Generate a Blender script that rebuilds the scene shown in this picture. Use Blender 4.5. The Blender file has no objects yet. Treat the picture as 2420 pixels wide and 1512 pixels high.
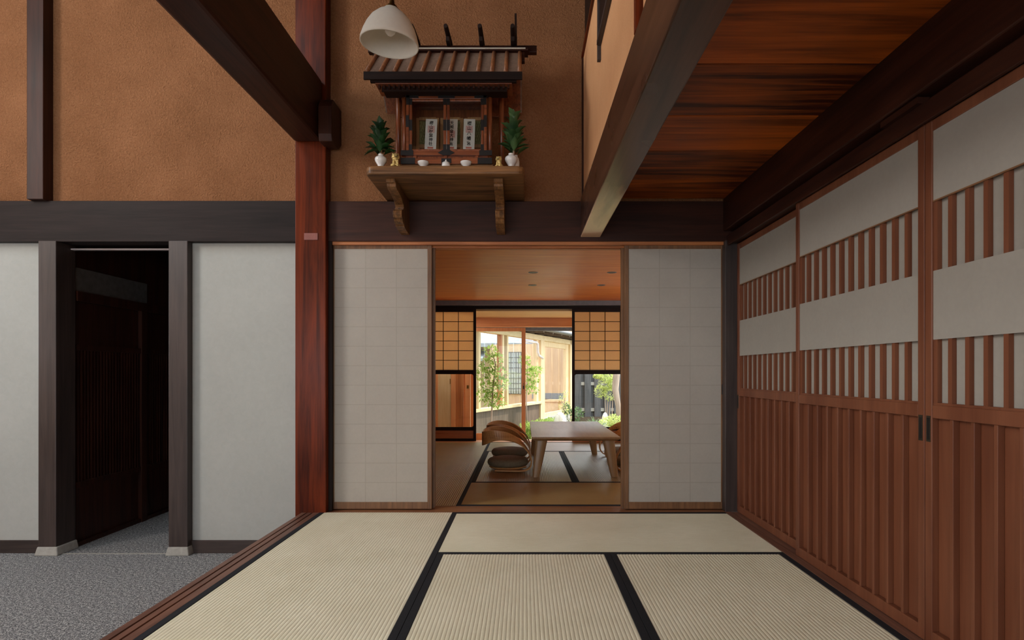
import bpy, math, random
from mathutils import Vector, Matrix
random.seed(7)
SC = bpy.context.scene
COL = SC.collection
F, CX, HY, EYE = 1390.0, 1238.0, 881.0, 0.938      # focal length (px), vanishing point, eye height
def at(px, py, D):
    return Vector(((px - CX) * D / F, D, EYE + (HY - py) * D / F))
def R(d): return math.radians(d)
def lin(c):
    c = c / 255.0
    return c / 12.92 if c <= 0.04045 else ((c + 0.055) / 1.055) ** 2.4
def rgb(r, g, b): return (lin(r), lin(g), lin(b), 1.0)

# ------------------------------------------------------------------ mesh builder
class MB:
    def __init__(s): s.v = []; s.f = []
    def quad(s, a, b, c, d):
        i = len(s.v); s.v += [Vector(a), Vector(b), Vector(c), Vector(d)]; s.f.append((i, i+1, i+2, i+3)); return s
    def tri(s, a, b, c):
        i = len(s.v); s.v += [Vector(a), Vector(b), Vector(c)]; s.f.append((i, i+1, i+2)); return s
    def box(s, x0, x1, y0, y1, z0, z1):
        x0, x1 = min(x0, x1), max(x0, x1); y0, y1 = min(y0, y1), max(y0, y1); z0, z1 = min(z0, z1), max(z0, z1)
        i = len(s.v)
        s.v += [Vector(p) for p in ((x0,y0,z0),(x1,y0,z0),(x1,y1,z0),(x0,y1,z0),(x0,y0,z1),(x1,y0,z1),(x1,y1,z1),(x0,y1,z1))]
        s.f += [tuple(i+k for k in q) for q in ((0,3,2,1),(4,5,6,7),(0,1,5,4),(1,2,6,5),(2,3,7,6),(3,0,4,7))]
        return s
    def bar(s, p, q, w, t, up=(0,0,1)):
        """beam of section w (sideways) x t (along up) from p to q"""
        p, q = Vector(p), Vector(q); d = (q-p).normalized(); u = Vector(up)
        sd = d.cross(u)
        if sd.length < 1e-6: sd = d.cross(Vector((1,0,0)))
        sd.normalize(); u = sd.cross(d).normalized()
        i = len(s.v)
        for e in (p, q):
            for a, b in ((-1,-1),(1,-1),(1,1),(-1,1)): s.v.append(e + sd*(a*w/2) + u*(b*t/2))
        s.f += [tuple(i+k for k in f) for f in ((0,1,2,3),(7,6,5,4),(0,4,5,1),(1,5,6,2),(2,6,7,3),(3,7,4,0))]
        return s
    def loft(s, rings, caps=True, closed=True):
        i = len(s.v); n = len(rings[0])
        for r in rings: s.v += [Vector(p) for p in r]
        for a in range(len(rings)-1):
            for k in range(n if closed else n-1):
                b0, b1 = i+a*n, i+(a+1)*n
                s.f.append((b0+k, b0+(k+1) % n, b1+(k+1) % n, b1+k))
        if caps:
            s.f.append(tuple(i+n-1-k for k in range(n))); s.f.append(tuple(i+(len(rings)-1)*n+k for k in range(n)))
        return s
    def tube(s, pts, r, n=8, caps=True):
        pts = [Vector(p) for p in pts]; rr = r if isinstance(r, (list, tuple)) else [r]*len(pts)
        rings = []; ref = None
        for k, p in enumerate(pts):
            d = (pts[min(k+1, len(pts)-1)] - pts[max(k-1, 0)]).normalized()
            if ref is None: ref = d.orthogonal().normalized()
            ref = (ref - d*ref.dot(d)).normalized(); b = d.cross(ref)
            rings.append([p + (ref*math.cos(2*math.pi*j/n) + b*math.sin(2*math.pi*j/n))*rr[k] for j in range(n)])
        return s.loft(rings, caps)
    def lathe(s, prof, c, n=24, caps=True):
        c = Vector(c)
        return s.loft([[c + Vector((r*math.cos(2*math.pi*j/n), r*math.sin(2*math.pi*j/n), z)) for j in range(n)] for r, z in prof], caps)
    def prism(s, poly, axis, a, b):
        def P(u, v, w): return {'x': (w,u,v), 'y': (u,w,v), 'z': (u,v,w)}[axis]
        return s.loft([[P(u,v,a) for u, v in poly], [P(u,v,b) for u, v in poly]])
    def ball(s, c, rx, ry=None, rz=None, n=14, m=9):
        ry = rx if ry is None else ry; rz = rx if rz is None else rz; c = Vector(c)
        rings = []
        for a in range(m+1):
            th = math.pi*(0.02 + 0.96*a/m)
            rings.append([c + Vector((rx*math.sin(th)*math.cos(2*math.pi*j/n), ry*math.sin(th)*math.sin(2*math.pi*j/n), -rz*math.cos(th))) for j in range(n)])
        return s.loft(rings)
    def leaf(s, p, d, nrm, L, W, fold=0.25, bend=0.15):
        p, d = Vector(p), Vector(d).normalized(); sd = d.cross(Vector(nrm))
        if sd.length < 1e-4: sd = d.orthogonal()
        sd.normalize(); n = sd.cross(d)
        i = len(s.v)
        def at_(t, w, h): return p + d*(L*t) + sd*(W*w) + n*(h*W - bend*L*t*t)
        s.v += [at_(0,0,0), at_(.35,-.45,fold), at_(.35,0,0), at_(.35,.45,fold), at_(.7,-.36,fold), at_(.7,0,0), at_(.7,.36,fold), at_(1,0,0)]
        s.f += [tuple(i+k for k in q) for q in ((0,2,1),(0,3,2),(1,2,5,4),(2,3,6,5),(4,5,7),(5,6,7))]
        return s
    def leaf4(s, p, d, nrm, L, W):
        p, d = Vector(p), Vector(d).normalized(); sd = d.cross(Vector(nrm))
        if sd.length < 1e-4: sd = d.orthogonal()
        sd.normalize(); n = sd.cross(d); i = len(s.v)
        s.v += [p, p+d*L*.45-sd*W*.5+n*W*.15, p+d*L, p+d*L*.45+sd*W*.5+n*W*.15]
        s.f += [(i,i+2,i+1),(i,i+3,i+2)]
        return s

WL = {}
def obj(name, mb, mat, parent=None, bevel=0.0, smooth=False, loc=None, seg=2, plank=None):
    """links ONE mesh object; vertices are given in world space"""
    off = WL[parent.name] if parent else (Vector(loc) if loc is not None else Vector((0,0,0)))
    me = bpy.data.meshes.new(name)
    me.from_pydata([tuple(v-off) for v in mb.v], [], mb.f)
    me.validate(); me.update()
    if plank:
        at_ = me.attributes.new('plank', 'FLOAT', 'FACE')
        for k in range(len(me.polygons)): at_.data[k].value = plank[k]
    import bmesh
    bm = bmesh.new(); bm.from_mesh(me)
    bmesh.ops.recalc_face_normals(bm, faces=bm.faces); bm.to_mesh(me); bm.free()
    if smooth:
        for p in me.polygons: p.use_smooth = True
    if mat: me.materials.append(mat)
    o = bpy.data.objects.new(name, me); COL.objects.link(o)
    if parent: o.parent = parent
    elif loc is not None: o.location = loc
    WL[o.name] = off
    if bevel:
        b = o.modifiers.new('bevel', 'BEVEL'); b.width = bevel; b.segments = seg; b.limit_method = 'ANGLE'; b.angle_limit = R(35)
    return o
def tag(o, label=None, cat=None, group=None, kind=None):
    if label: o['label'] = label
    if cat: o['category'] = cat
    if group: o['group'] = group
    if kind: o['kind'] = kind
    return o
def thing(name, label, cat, loc=(0,0,0), group=None, kind=None):
    o = bpy.data.objects.new(name, None); COL.objects.link(o); o.location = loc; o.empty_display_size = .05
    WL[o.name] = Vector(loc)
    return tag(o, label, cat, group, kind)
def struct(name, mb, mat, label, cat, bevel=0.0, loc=None, plank=None):
    return tag(obj(name, mb, mat, None, bevel, loc=loc, plank=plank), label, cat, kind='structure')
def copy_tree(o, parent=None):
    c = o.copy(); COL.objects.link(c)
    if parent: c.parent = parent
    for ch in [x for x in COL.objects if x.parent == o]: copy_tree(ch, c)
    return c

# ------------------------------------------------------------------ materials
class NT:
    def __init__(s, name):
        s.m = bpy.data.materials.new(name); s.m.use_nodes = True; s.t = s.m.node_tree; s.t.nodes.clear()
        s.out = s.n('ShaderNodeOutputMaterial')
    def n(s, ty, **k):
        x = s.t.nodes.new(ty)
        for a, b in k.items(): setattr(x, a, b)
        return x
    def l(s, a, b): s.t.links.new(a, b)
    def noise(s, vec, scale, detail=4, rough=.55, dist=0):
        x = s.n('ShaderNodeTexNoise'); x.inputs['Scale'].default_value = scale; x.inputs['Detail'].default_value = detail
        x.inputs['Roughness'].default_value = rough; x.inputs['Distortion'].default_value = dist
        if vec is not None: s.l(vec, x.inputs['Vector'])
        return x.outputs['Fac']
    def coords(s, scale=(1,1,1), rot=(0,0,0)):
        c = s.n('ShaderNodeTexCoord'); m = s.n('ShaderNodeMapping')
        m.inputs['Scale'].default_value = scale; m.inputs['Rotation'].default_value = rot
        s.l(c.outputs['Object'], m.inputs['Vector']); return m.outputs['Vector']
    def ramp(s, fac, stops):
        r = s.n('ShaderNodeValToRGB'); e = r.color_ramp.elements
        while len(e) < len(stops): e.new(.5)
        for k, (p, c) in enumerate(stops): e[k].position = p; e[k].color = c
        s.l(fac, r.inputs['Fac']); return r.outputs['Color']
    def mix(s, fac, a, b, mode='MIX'):
        x = s.n('ShaderNodeMix', data_type='RGBA', blend_type=mode)
        for v, i in ((fac, 0), (a, 6), (b, 7)):
            if hasattr(v, 'is_output'): s.l(v, x.inputs[i])
            else: x.inputs[i].default_value = v
        return x.outputs[2]
    def math(s, op, a, b=0.0):
        x = s.n('ShaderNodeMath', operation=op)
        for v, i in ((a, 0), (b, 1)):
            if hasattr(v, 'is_output'): s.l(v, x.inputs[i])
            else: x.inputs[i].default_value = v
        return x.outputs[0]
    def bump(s, h, strength, dist):
        b = s.n('ShaderNodeBump'); b.inputs['Strength'].default_value = strength; b.inputs['Distance'].default_value = dist
        s.l(h, b.inputs['Height']); return b.outputs['Normal']
    def prin(s, color, rough=.5, spec=.5, normal=None, metal=0, coat=0, sheen=0, trans=None):
        p = s.n('ShaderNodeBsdfPrincipled')
        for v, k in ((color, 'Base Color'), (rough, 'Roughness')):
            if hasattr(v, 'is_output'): s.l(v, p.inputs[k])
            else: p.inputs[k].default_value = v
        p.inputs['Specular IOR Level'].default_value = spec; p.inputs['Metallic'].default_value = metal
        p.inputs['Coat Weight'].default_value = coat; p.inputs['Coat Roughness'].default_value = .25
        if sheen: p.inputs['Sheen Weight'].default_value = sheen
        if normal is not None: s.l(normal, p.inputs['Normal'])
        s.l(p.outputs[0], s.out.inputs[0]); return p

def wood(name, dark, light, axis='x', rough=.45, grain=1.0, spec=.5, bump=.15, coat=0, wear=None, plank=0):
    t = NT(name); st = {'x': 0, 'y': 1, 'z': 2}[axis]
    a = [16*grain]*3; a[st] = 1.1*grain
    b = [70*grain]*3; b[st] = 3*grain
    va, vb = t.coords(a), t.coords(b)
    if plank:
        at_ = t.n('ShaderNodeAttribute', attribute_name='plank'); ad = []
        for v in (va, vb):
            x = t.n('ShaderNodeVectorMath', operation='ADD'); t.l(v, x.inputs[0])
            y = t.n('ShaderNodeVectorMath', operation='SCALE'); y.inputs[0].default_value = (91.7, 53.3, 37.1); t.l(at_.outputs['Fac'], y.inputs['Scale'])
            t.l(y.outputs[0], x.inputs[1]); ad.append(x.outputs[0])
        va, vb = ad
    n1 = t.noise(va, 1, 5, .6, .8); n2 = t.noise(vb, 1, 3, .6)
    n3 = t.noise(t.coords((2.2,2.2,2.2)), 1, 2)
    f = t.math('ADD', t.math('MULTIPLY', n1, .55), t.math('ADD', t.math('MULTIPLY', n2, .25), t.math('MULTIPLY', n3, .2)))
    if plank: f = t.math('ADD', f, t.math('MULTIPLY', t.math('SUBTRACT', at_.outputs['Fac'], .5), plank))
    col = t.ramp(f, [(.36, dark), (.64, light)])
    if wear:
        w = t.noise(t.coords((30,30,30)), 1, 4, .7); col = t.mix(t.ramp(w, [(.70,(0,0,0,1)),(.76,(1,1,1,1))]), col, wear)
    rg = t.math('ADD', t.math('MULTIPLY', n3, .2), rough-.1)
    t.prin(col, rg, spec, t.bump(n2, bump, .002), coat=coat); return t.m
def plain(name, c, rough=.5, spec=.5, metal=0, coat=0, var=.08, scale=20):
    t = NT(name); n = t.noise(t.coords((scale,)*3), 1, 4)
    d = tuple(x*(1-var*2) for x in c[:3]) + (1,); e = tuple(min(1, x*(1+var*2)) for x in c[:3]) + (1,)
    t.prin(t.ramp(n, [(.3, d), (.7, e)]), rough, spec, metal=metal, coat=coat); return t.m
def stucco(name, c1, c2, scale=70, strength=.7, dist=.006):
    t = NT(name); v = t.coords()
    n1 = t.noise(v, scale, 3, .55, .6); n2 = t.noise(v, scale*3.2, 2, .5); n3 = t.noise(v, 2.5, 3)
    f = t.math('ADD', t.math('MULTIPLY', n3, .55), t.math('MULTIPLY', n1, .45))
    h = t.math('ADD', n1, t.math('MULTIPLY', n2, .35))
    t.prin(t.ramp(f, [(.35, c1), (.65, c2)]), .9, .15, t.bump(h, strength, dist)); return t.m
def paper(name, c, transl=.35, seams=None):
    t = NT(name); n = t.noise(t.coords((6,6,6)), 1, 5, .6); n2 = t.noise(t.coords((60,60,60)), 1, 3)
    f = t.math('ADD', t.math('MULTIPLY', n, .6), t.math('MULTIPLY', n2, .4))
    col = t.ramp(f, [(.35, tuple(x*.93 for x in c[:3])+(1,)), (.65, c)])
    d = t.n('ShaderNodeBsdfDiffuse'); tr = t.n('ShaderNodeBsdfTranslucent'); m = t.n('ShaderNodeMixShader')
    t.l(col, d.inputs[0]); t.l(col, tr.inputs[0]); m.inputs[0].default_value = transl
    t.l(d.outputs[0], m.inputs[1]); t.l(tr.outputs[0], m.inputs[2]); t.l(m.outputs[0], t.out.inputs[0]); return t.m
def glass(name, tint=(.96,.98,.97,1), refl=1.0):
    t = NT(name); a = t.n('ShaderNodeBsdfTransparent'); a.inputs[0].default_value = tint
    g = t.n('ShaderNodeBsdfGlossy'); g.inputs['Roughness'].default_value = .01
    fr = t.n('ShaderNodeLayerWeight'); fr.inputs[0].default_value = .5; m = t.n('ShaderNodeMixShader')
    t.l(t.math('ADD', t.math('MULTIPLY', t.math('POWER', fr.outputs['Facing'], 5.0), .8*refl), .035*refl), m.inputs[0]); t.l(a.outputs[0], m.inputs[1]); t.l(g.outputs[0], m.inputs[2]); t.l(m.outputs[0], t.out.inputs[0]); return t.m
def leafm(name, c1, c2, transl=.35, rough=.45):
    t = NT(name); n = t.noise(t.coords((9,9,9)), 1, 3); col = t.ramp(n, [(.3, c1), (.7, c2)])
    p = t.prin(col, rough, .4); tr = t.n('ShaderNodeBsdfTranslucent'); t.l(col, tr.inputs[0])
    m = t.n('ShaderNodeMixShader'); m.inputs[0].default_value = transl
    t.l(p.outputs[0], m.inputs[1]); t.l(tr.outputs[0], m.inputs[2]); t.l(m.outputs[0], t.out.inputs[0]); return t.m

M = {}
for ax in 'xyz':
    M['dark_'+ax] = wood('dark stained timber '+ax, rgb(32,15,9), rgb(68,36,24), ax, .45, spec=.25)
    M['smoke_'+ax] = wood('smoke grey beam wood '+ax, rgb(27,21,20), rgb(46,37,35), ax, .55, spec=.15)
    M['post_'+ax] = wood('grey brown timber '+ax, rgb(40,33,31), rgb(70,58,54), ax, .48)
    M['gloss_'+ax] = wood('polished dark timber '+ax, rgb(42,24,15), rgb(84,54,38), ax, .3, spec=.4, coat=.4)
    M['red_'+ax] = wood('red lacquered timber '+ax, rgb(50,17,6), rgb(118,47,17), ax, .34, spec=.14, coat=.1)
    M['door_'+ax] = wood('red brown door wood '+ax, rgb(98,55,36), rgb(126,78,54), ax, .42, .7, spec=.35, wear=rgb(122,66,38))
    M['cedar_'+ax] = wood('honey cedar '+ax, rgb(150,84,42), rgb(196,126,72), ax, .5)
    M['frame_'+ax] = wood('mid brown screen frame '+ax, rgb(92,62,38), rgb(138,98,62), ax, .5, 2)
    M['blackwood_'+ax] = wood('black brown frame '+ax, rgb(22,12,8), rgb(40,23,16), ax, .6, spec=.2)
    M['orange_'+ax] = wood('orange cedar '+ax, rgb(206,134,84), rgb(232,166,114), ax, .45)
    M['pale_'+ax] = wood('pale cypress '+ax, rgb(206,176,130), rgb(226,202,162), ax, .5)
    M['shrine_'+ax] = wood('shrine red brown wood '+ax, rgb(92,44,24), rgb(156,88,50), ax, .32, 3)
    M['roof_'+ax] = wood('shrine roof wood '+ax, rgb(112,90,76), rgb(152,126,108), ax, .5, 3)
    M['rib_'+ax] = wood('shrine rib wood '+ax, rgb(122,76,46), rgb(168,112,74), ax, .4, 3)
    M['shelf_'+ax] = wood('burnt shelf wood '+ax, rgb(50,30,16), rgb(150,106,64), ax, .45, 2.2, spec=.35)
    M['table_'+ax] = wood('oiled oak '+ax, rgb(150,116,78), rgb(176,140,98), ax, .34, 1.5, bump=.0)
M['ceil'] = wood('old ceiling boards', rgb(60,20,3), rgb(196,98,24), 'x', .45, .7, plank=.2, spec=.3)
M['ceil2'] = wood('fine orange ceiling boards', rgb(216,114,44), rgb(248,160,80), 'x', .42, 1.6, plank=.12)
M['ceil3'] = wood('pale engawa ceiling boards', rgb(200,152,96), rgb(226,184,126), 'x', .5, 1.2)
M['chair'] = wood('bent plywood', rgb(176,120,64), rgb(212,158,98), 'x', .42, 1.5, bump=.03)
M['sill'] = wood('worn sill wood', rgb(84,56,46), rgb(134,94,76), 'y', .42, 1.3)
M['sillx'] = wood('worn sill wood crossing', rgb(104,64,42), rgb(150,100,66), 'x', .42, 1.3)
M['stucco'] = stucco('ochre earth plaster', rgb(130,88,57), rgb(156,109,75), 78, 1.0, .012)
def pale_end_beam():  # base colour blends to a pale tone along the underside's far end
    m = wood('dark beam pale at far end', rgb(42,24,15), rgb(84,54,38), 'y', .3, spec=.4, coat=.4)
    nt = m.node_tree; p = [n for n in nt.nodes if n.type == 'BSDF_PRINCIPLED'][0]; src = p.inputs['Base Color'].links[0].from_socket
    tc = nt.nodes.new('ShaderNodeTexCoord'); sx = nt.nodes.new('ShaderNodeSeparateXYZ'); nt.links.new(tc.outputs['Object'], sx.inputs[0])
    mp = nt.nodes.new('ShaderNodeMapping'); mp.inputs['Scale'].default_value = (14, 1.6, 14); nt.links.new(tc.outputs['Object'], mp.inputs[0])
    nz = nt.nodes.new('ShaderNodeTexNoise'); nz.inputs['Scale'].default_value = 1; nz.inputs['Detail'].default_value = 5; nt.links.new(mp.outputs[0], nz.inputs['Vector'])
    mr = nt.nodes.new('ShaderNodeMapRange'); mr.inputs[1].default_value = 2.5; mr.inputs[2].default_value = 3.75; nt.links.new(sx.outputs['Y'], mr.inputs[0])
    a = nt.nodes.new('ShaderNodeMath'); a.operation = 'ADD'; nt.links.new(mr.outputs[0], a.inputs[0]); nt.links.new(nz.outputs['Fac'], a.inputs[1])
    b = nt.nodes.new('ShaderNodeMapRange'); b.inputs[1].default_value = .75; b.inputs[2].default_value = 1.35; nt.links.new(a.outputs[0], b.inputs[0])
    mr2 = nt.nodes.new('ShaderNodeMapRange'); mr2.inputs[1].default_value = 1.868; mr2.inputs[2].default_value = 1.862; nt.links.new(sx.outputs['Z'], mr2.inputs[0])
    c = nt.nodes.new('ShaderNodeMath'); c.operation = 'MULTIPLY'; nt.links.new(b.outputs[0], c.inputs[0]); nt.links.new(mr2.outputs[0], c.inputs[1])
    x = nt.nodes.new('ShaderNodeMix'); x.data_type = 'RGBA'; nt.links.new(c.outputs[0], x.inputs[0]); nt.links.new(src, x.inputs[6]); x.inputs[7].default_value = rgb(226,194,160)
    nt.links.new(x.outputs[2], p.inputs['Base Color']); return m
M['pale_end_beam'] = pale_end_beam()
M['stucco_smooth'] = stucco('smooth ochre plaster', rgb(214,158,112), rgb(228,174,126), 160, .15, .002)
M['white'] = stucco('white plaster', rgb(168,171,166), rgb(176,179,174), 30, .02, .001)
M['paper'] = paper('white screen paper', rgb(216,211,201), .42)
M['seam'] = paper('doubled screen paper', rgb(203,197,186), .3)
M['paper_wall'] = paper('washi on sliding doors', rgb(166,162,153), .12)
M['paper_warm'] = paper('bounce tinted shoji paper', rgb(240,212,172), .68)  # warm tint stands in for light bounced off the corridor wood
M['glass'] = glass('clear pane')
M['glass_door'] = glass('garden door pane', (.93,.95,.93,1), .4)
M['black'] = plain('black iron', rgb(22,22,22), .4, .5)
M['pull'] = plain('dark bronze pull', rgb(70,64,52), .4, metal=.6)
M['porcelain'] = plain('white porcelain', rgb(226,226,222), .15, .5, coat=.5, var=.02)
M['shade'] = paper('milk glass shade', rgb(226,220,206), .25)
M['brass'] = plain('aged brass', rgb(150,110,52), .35, metal=1)
M['gold'] = plain('gilt figurine', rgb(206,180,112), .45, metal=.35, var=.25, scale=120)
M['bulb'] = plain('frosted bulb', rgb(236,232,224), .3, .5, var=.01)
M['stone'] = stucco('grey foundation stone', rgb(146,145,138), rgb(172,171,164), 30, .4, .006)
M['rock'] = stucco('pale garden rock', rgb(214,206,192), rgb(240,236,226), 12, .6, .03)
M['rubber'] = plain('black cloth border', rgb(36,38,42), .8, .2, var=.12, scale=200)
M['cushion'] = plain('taupe cushion cloth', rgb(124,114,92), .85, .2, var=.06, scale=60)
M['slip'] = plain('white talisman paper', rgb(226,220,212), .8, .2, var=.02)
M['ink'] = plain('black ink', rgb(20,18,18), .8, .1)
M['seal'] = plain('red seal ink', rgb(206,128,116), .8, .1)
M['seal_pale'] = plain('pale red seal ink', rgb(222,178,170), .8, .1, var=.2, scale=260)
M['metalwhite'] = plain('white pipe', rgb(214,206,206), .4, .5, var=.03)
M['greymetal'] = plain('grey sheet metal', rgb(120,122,126), .45, .5, var=.06)
M['kawara'] = plain('grey roof tile', rgb(142,144,150), .6, .4, var=.1, scale=8)
M['fence'] = wood('grey weathered boards', rgb(62,62,66), rgb(96,95,98), 'z', .7, 1.5)
M['fence_rail'] = wood('pale weathered rail', rgb(140,136,130), rgb(176,170,162), 'x', .7, 1.5)
M['clad'] = wood('grey brown cladding', rgb(72,58,46), rgb(112,92,76), 'z', .65, 1.2)
M['tan'] = wood('tan board wall', rgb(184,150,114), rgb(212,180,142), 'z', .55, .8)
M['bark'] = wood('pale bark', rgb(132,112,98), rgb(182,160,144), 'z', .8, 1.5, bump=.6)
M['sakaki'] = leafm('glossy sakaki leaves', rgb(14,40,18), rgb(44,84,40), .12, .35)
M['sakaki2'] = leafm('light sakaki leaves', rgb(36,66,36), rgb(84,118,68), .15, .35)
M['leaf'] = leafm('garden leaves', rgb(112,146,62), rgb(204,220,128), .5)
M['leaf_yellow'] = leafm('yellow green leaves', rgb(160,176,92), rgb(232,234,166), .5)
M['leaf_dark'] = leafm('blue green leaves', rgb(62,92,58), rgb(128,152,104), .35)
M['moss'] = stucco('garden earth', rgb(84,84,48), rgb(136,128,86), 9, .6, .03)

def carpet():
    t = NT('grey loop carpet'); v = t.coords(); n = t.noise(v, 170, 3, .7); n2 = t.noise(v, 60, 2)
    f = t.math('ADD', t.math('MULTIPLY', n, .75), t.math('MULTIPLY', n2, .25))
    t.prin(t.ramp(f, [(.38, rgb(52,55,59)), (.5, rgb(116,118,120)), (.62, rgb(226,226,222))]), .95, .1, t.bump(n, .8, .006)); return t.m
M['carpet'] = carpet()
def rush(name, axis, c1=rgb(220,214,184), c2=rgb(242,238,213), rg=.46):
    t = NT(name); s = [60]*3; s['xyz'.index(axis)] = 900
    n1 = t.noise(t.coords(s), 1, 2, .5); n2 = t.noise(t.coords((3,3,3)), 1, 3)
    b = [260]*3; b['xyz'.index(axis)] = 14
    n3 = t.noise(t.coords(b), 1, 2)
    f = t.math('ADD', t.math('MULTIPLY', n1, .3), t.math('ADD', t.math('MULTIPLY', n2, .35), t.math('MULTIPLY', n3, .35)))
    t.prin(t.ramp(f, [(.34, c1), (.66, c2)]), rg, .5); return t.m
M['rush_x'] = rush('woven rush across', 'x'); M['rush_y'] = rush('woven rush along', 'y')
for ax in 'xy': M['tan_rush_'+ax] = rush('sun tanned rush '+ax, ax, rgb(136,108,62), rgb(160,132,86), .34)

# ------------------------------------------------------------------ camera
cam = bpy.data.cameras.new('camera'); co = bpy.data.objects.new('camera', cam); COL.objects.link(co)
co.location = (0, 0, EYE); co.rotation_euler = (R(90), 0, 0)
cam.sensor_fit = 'HORIZONTAL'; cam.sensor_width = 36.0; cam.lens = 36.0*F/2420
cam.shift_x = -(CX-1210)/2420; cam.shift_y = (HY-756)/2420; cam.clip_start = .05; cam.clip_end = 200
SC.camera = co

# ------------------------------------------------------------------ room constants
FZ = -.30            # carpet level
YB, YW = 4.0, 4.05   # beam face, wall face
TOP = 4.7
XL, YBACK = -5.2, -2.6

# floor, platform
struct('floor', MB().box(XL-.1, -1.46, YBACK, 7.2, FZ-.06, FZ).box(-1.46, 1.7, YBACK, 3.9, FZ-.06, FZ), M['carpet'], 'dark grey loop-pile carpet on the lower entrance floor at left', 'floor')
struct('floor_platform', MB().box(-1.37, 1.36, -2.4, 8.02, FZ, -.055).box(-2.3, 2.1, 4.3, 8.02, FZ, -.056), M['sillx'], 'raised timber platform under the straw mats', 'floor')
# kamachi sill with grooves
k = MB()
for a, b, z in ((-1.492, -1.462, 0), (-1.462, -1.452, -.006), (-1.452, -1.424, 0), (-1.424, -1.414, -.006), (-1.414, -1.3755, 0)):
    k.box(a, b, -2.4, 3.958, -.06, z)
k.box(-1.492, -1.38, -2.4, 3.958, FZ, -.06)
struct('trim_1', k, M['sill'], 'long grooved brown wood edge between the straw mats and the carpet', 'floor edge')
struct('trim_2', MB().box(-1.33, 1.40, 3.962, 4.155, -.055, -.002), M['sillx'], 'reddish wood threshold under the pair of white paper screens', 'threshold', .002)
s = MB()
for a, b, z in ((1.357, 1.398, .002), (1.398, 1.404, -.004), (1.404, 1.50, .0)): s.box(a, b, -2.4, 3.97, -.055, z)
struct('trim_3', s, M['sill'], 'brown wood floor track along the tall sliding doors at right', 'door track')

# ------------------------------------------------------------------ tatami mats
def weave(x0, x1, y0, y1, along, z=0.0, pitch=.0155, amp=.0018):
    mb = MB(); prof = (0, .1, .26, .5, .74, .9)
    a0, a1 = (x0, x1) if along == 'y' else (y0, y1)
    n = max(1, round((a1-a0)/pitch)); p = (a1-a0)/n; pts = []
    for k in range(n):
        for u in prof: pts.append((a0+(k+u)*p, z - amp*(1-math.sin(math.pi*u)**.6)))
    pts.append((a1, z-amp))
    for u, h in pts:
        mb.v += [Vector((u, y0, h)), Vector((u, y1, h))] if along == 'y' else [Vector((x0, u, h)), Vector((x1, u, h))]
    for k in range(len(pts)-1): mb.f.append((2*k, 2*k+1, 2*k+3, 2*k+2))
    return mb
def tatami(x0, x1, y0, y1, along, label, amp=.0018):
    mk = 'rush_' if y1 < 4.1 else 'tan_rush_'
    t = thing('tatami_mat', label, 'straw mat', ((x0+x1)/2, (y0+y1)/2, -.055), 'straw mats on the platform floor')
    x0 += .0008; x1 -= .0008; y0 += .0008; y1 -= .0008; w = .031
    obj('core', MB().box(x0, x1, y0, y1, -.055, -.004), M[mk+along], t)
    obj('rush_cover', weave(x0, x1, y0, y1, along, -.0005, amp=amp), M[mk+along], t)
    for q in (0, 1):
        if along == 'y':
            a, b = (x0, x0+w) if q == 0 else (x1-w, x1); mb = MB().box(a, b, y0, y1, -.05, .0012)
        else:
            a, b = (y0, y0+w) if q == 0 else (y1-w, y1); mb = MB().box(x0, x1, a, b, -.05, .0012)
        obj('cloth_border', mb, M['rubber'], t, .001)
GL, GM, GC, GR = -1.374, -.449, .4475, 1.355
tatami(GL, GM, 1.90, 3.96, 'y', 'straw mat along the wood edge beside the carpet, left foreground mat')
tatami(GM, GR, 3.046, 3.96, 'x', 'straw mat laid crosswise in front of the white paper screens')
tatami(GM, GC, 1.20, 3.046, 'y', 'middle foreground straw mat between two dark cloth borders')
tatami(GC, GR, 1.20, 3.046, 'y', 'foreground straw mat running along the red-brown sliding doors')
tatami(GL, GM, 4.158, 6.07, 'y', 'brown-lit mat behind the left paper screen in the rear room')
tatami(GL, GM, 6.07, 7.96, 'y', 'rear room mat below the framed glass pane, left of the chairs')
tatami(GM, GR, 4.158, 5.07, 'x', 'rear room crosswise mat just behind the threshold')
tatami(GM, GC, 5.07, 7.03, 'y', 'rear room mat under the chairs at the left of the low table')
tatami(GC, GR, 5.07, 7.03, 'y', 'rear room mat under the right half of the low table')
tatami(GM, GR, 7.03, 7.96, 'x', 'bright crosswise mat at the garden side of the rear room', .001)

# ------------------------------------------------------------------ shell: front wall with pillar, beams
struct('wall_back', MB().box(XL, -3.295, YW, 4.16, FZ, 1.84).box(-2.282, -1.50, YW, 4.16, FZ, 1.84), M['white'], 'white plaster lower wall either side of the dark doorway at left', 'wall')
struct('wall_back_upper', MB().box(XL, .44, YW, 4.2, 2.06, TOP).box(.44, 1.7, 4.01, 4.2, 2.09, TOP), M['stucco'], 'ochre earth-plastered upper wall above the long beam', 'wall')
struct('baseboard_back', MB().box(XL, -3.295, YW-.012, YW+.02, FZ, -.212).box(-2.282, -1.48, YW-.012, YW+.02, FZ, -.212), M['post_x'], 'dark baseboard below the white plaster wall', 'baseboard', .002)
struct('beam', MB().box(XL, -1.52, YB, 4.2, 1.830, 2.109), M['smoke_x'], 'wide dark horizontal beam left of the pillar, above the doorway', 'beam', .004)
struct('beam', MB().box(-1.36, 1.58, YB, 4.2, 1.833, 2.106), M['dark_x'], 'wide dark horizontal beam right of the pillar, under the household shrine', 'beam', .004)
pl = MB().box(-1.537, -1.330, 3.95, 4.15, FZ, TOP)
p_ = thing('pillar', 'massive red-brown square pillar at the corner of the mats', 'pillar', (-1.4335, 4.05, FZ), kind='structure')
obj('shaft', pl, M['red_z'], p_, .006)
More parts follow.
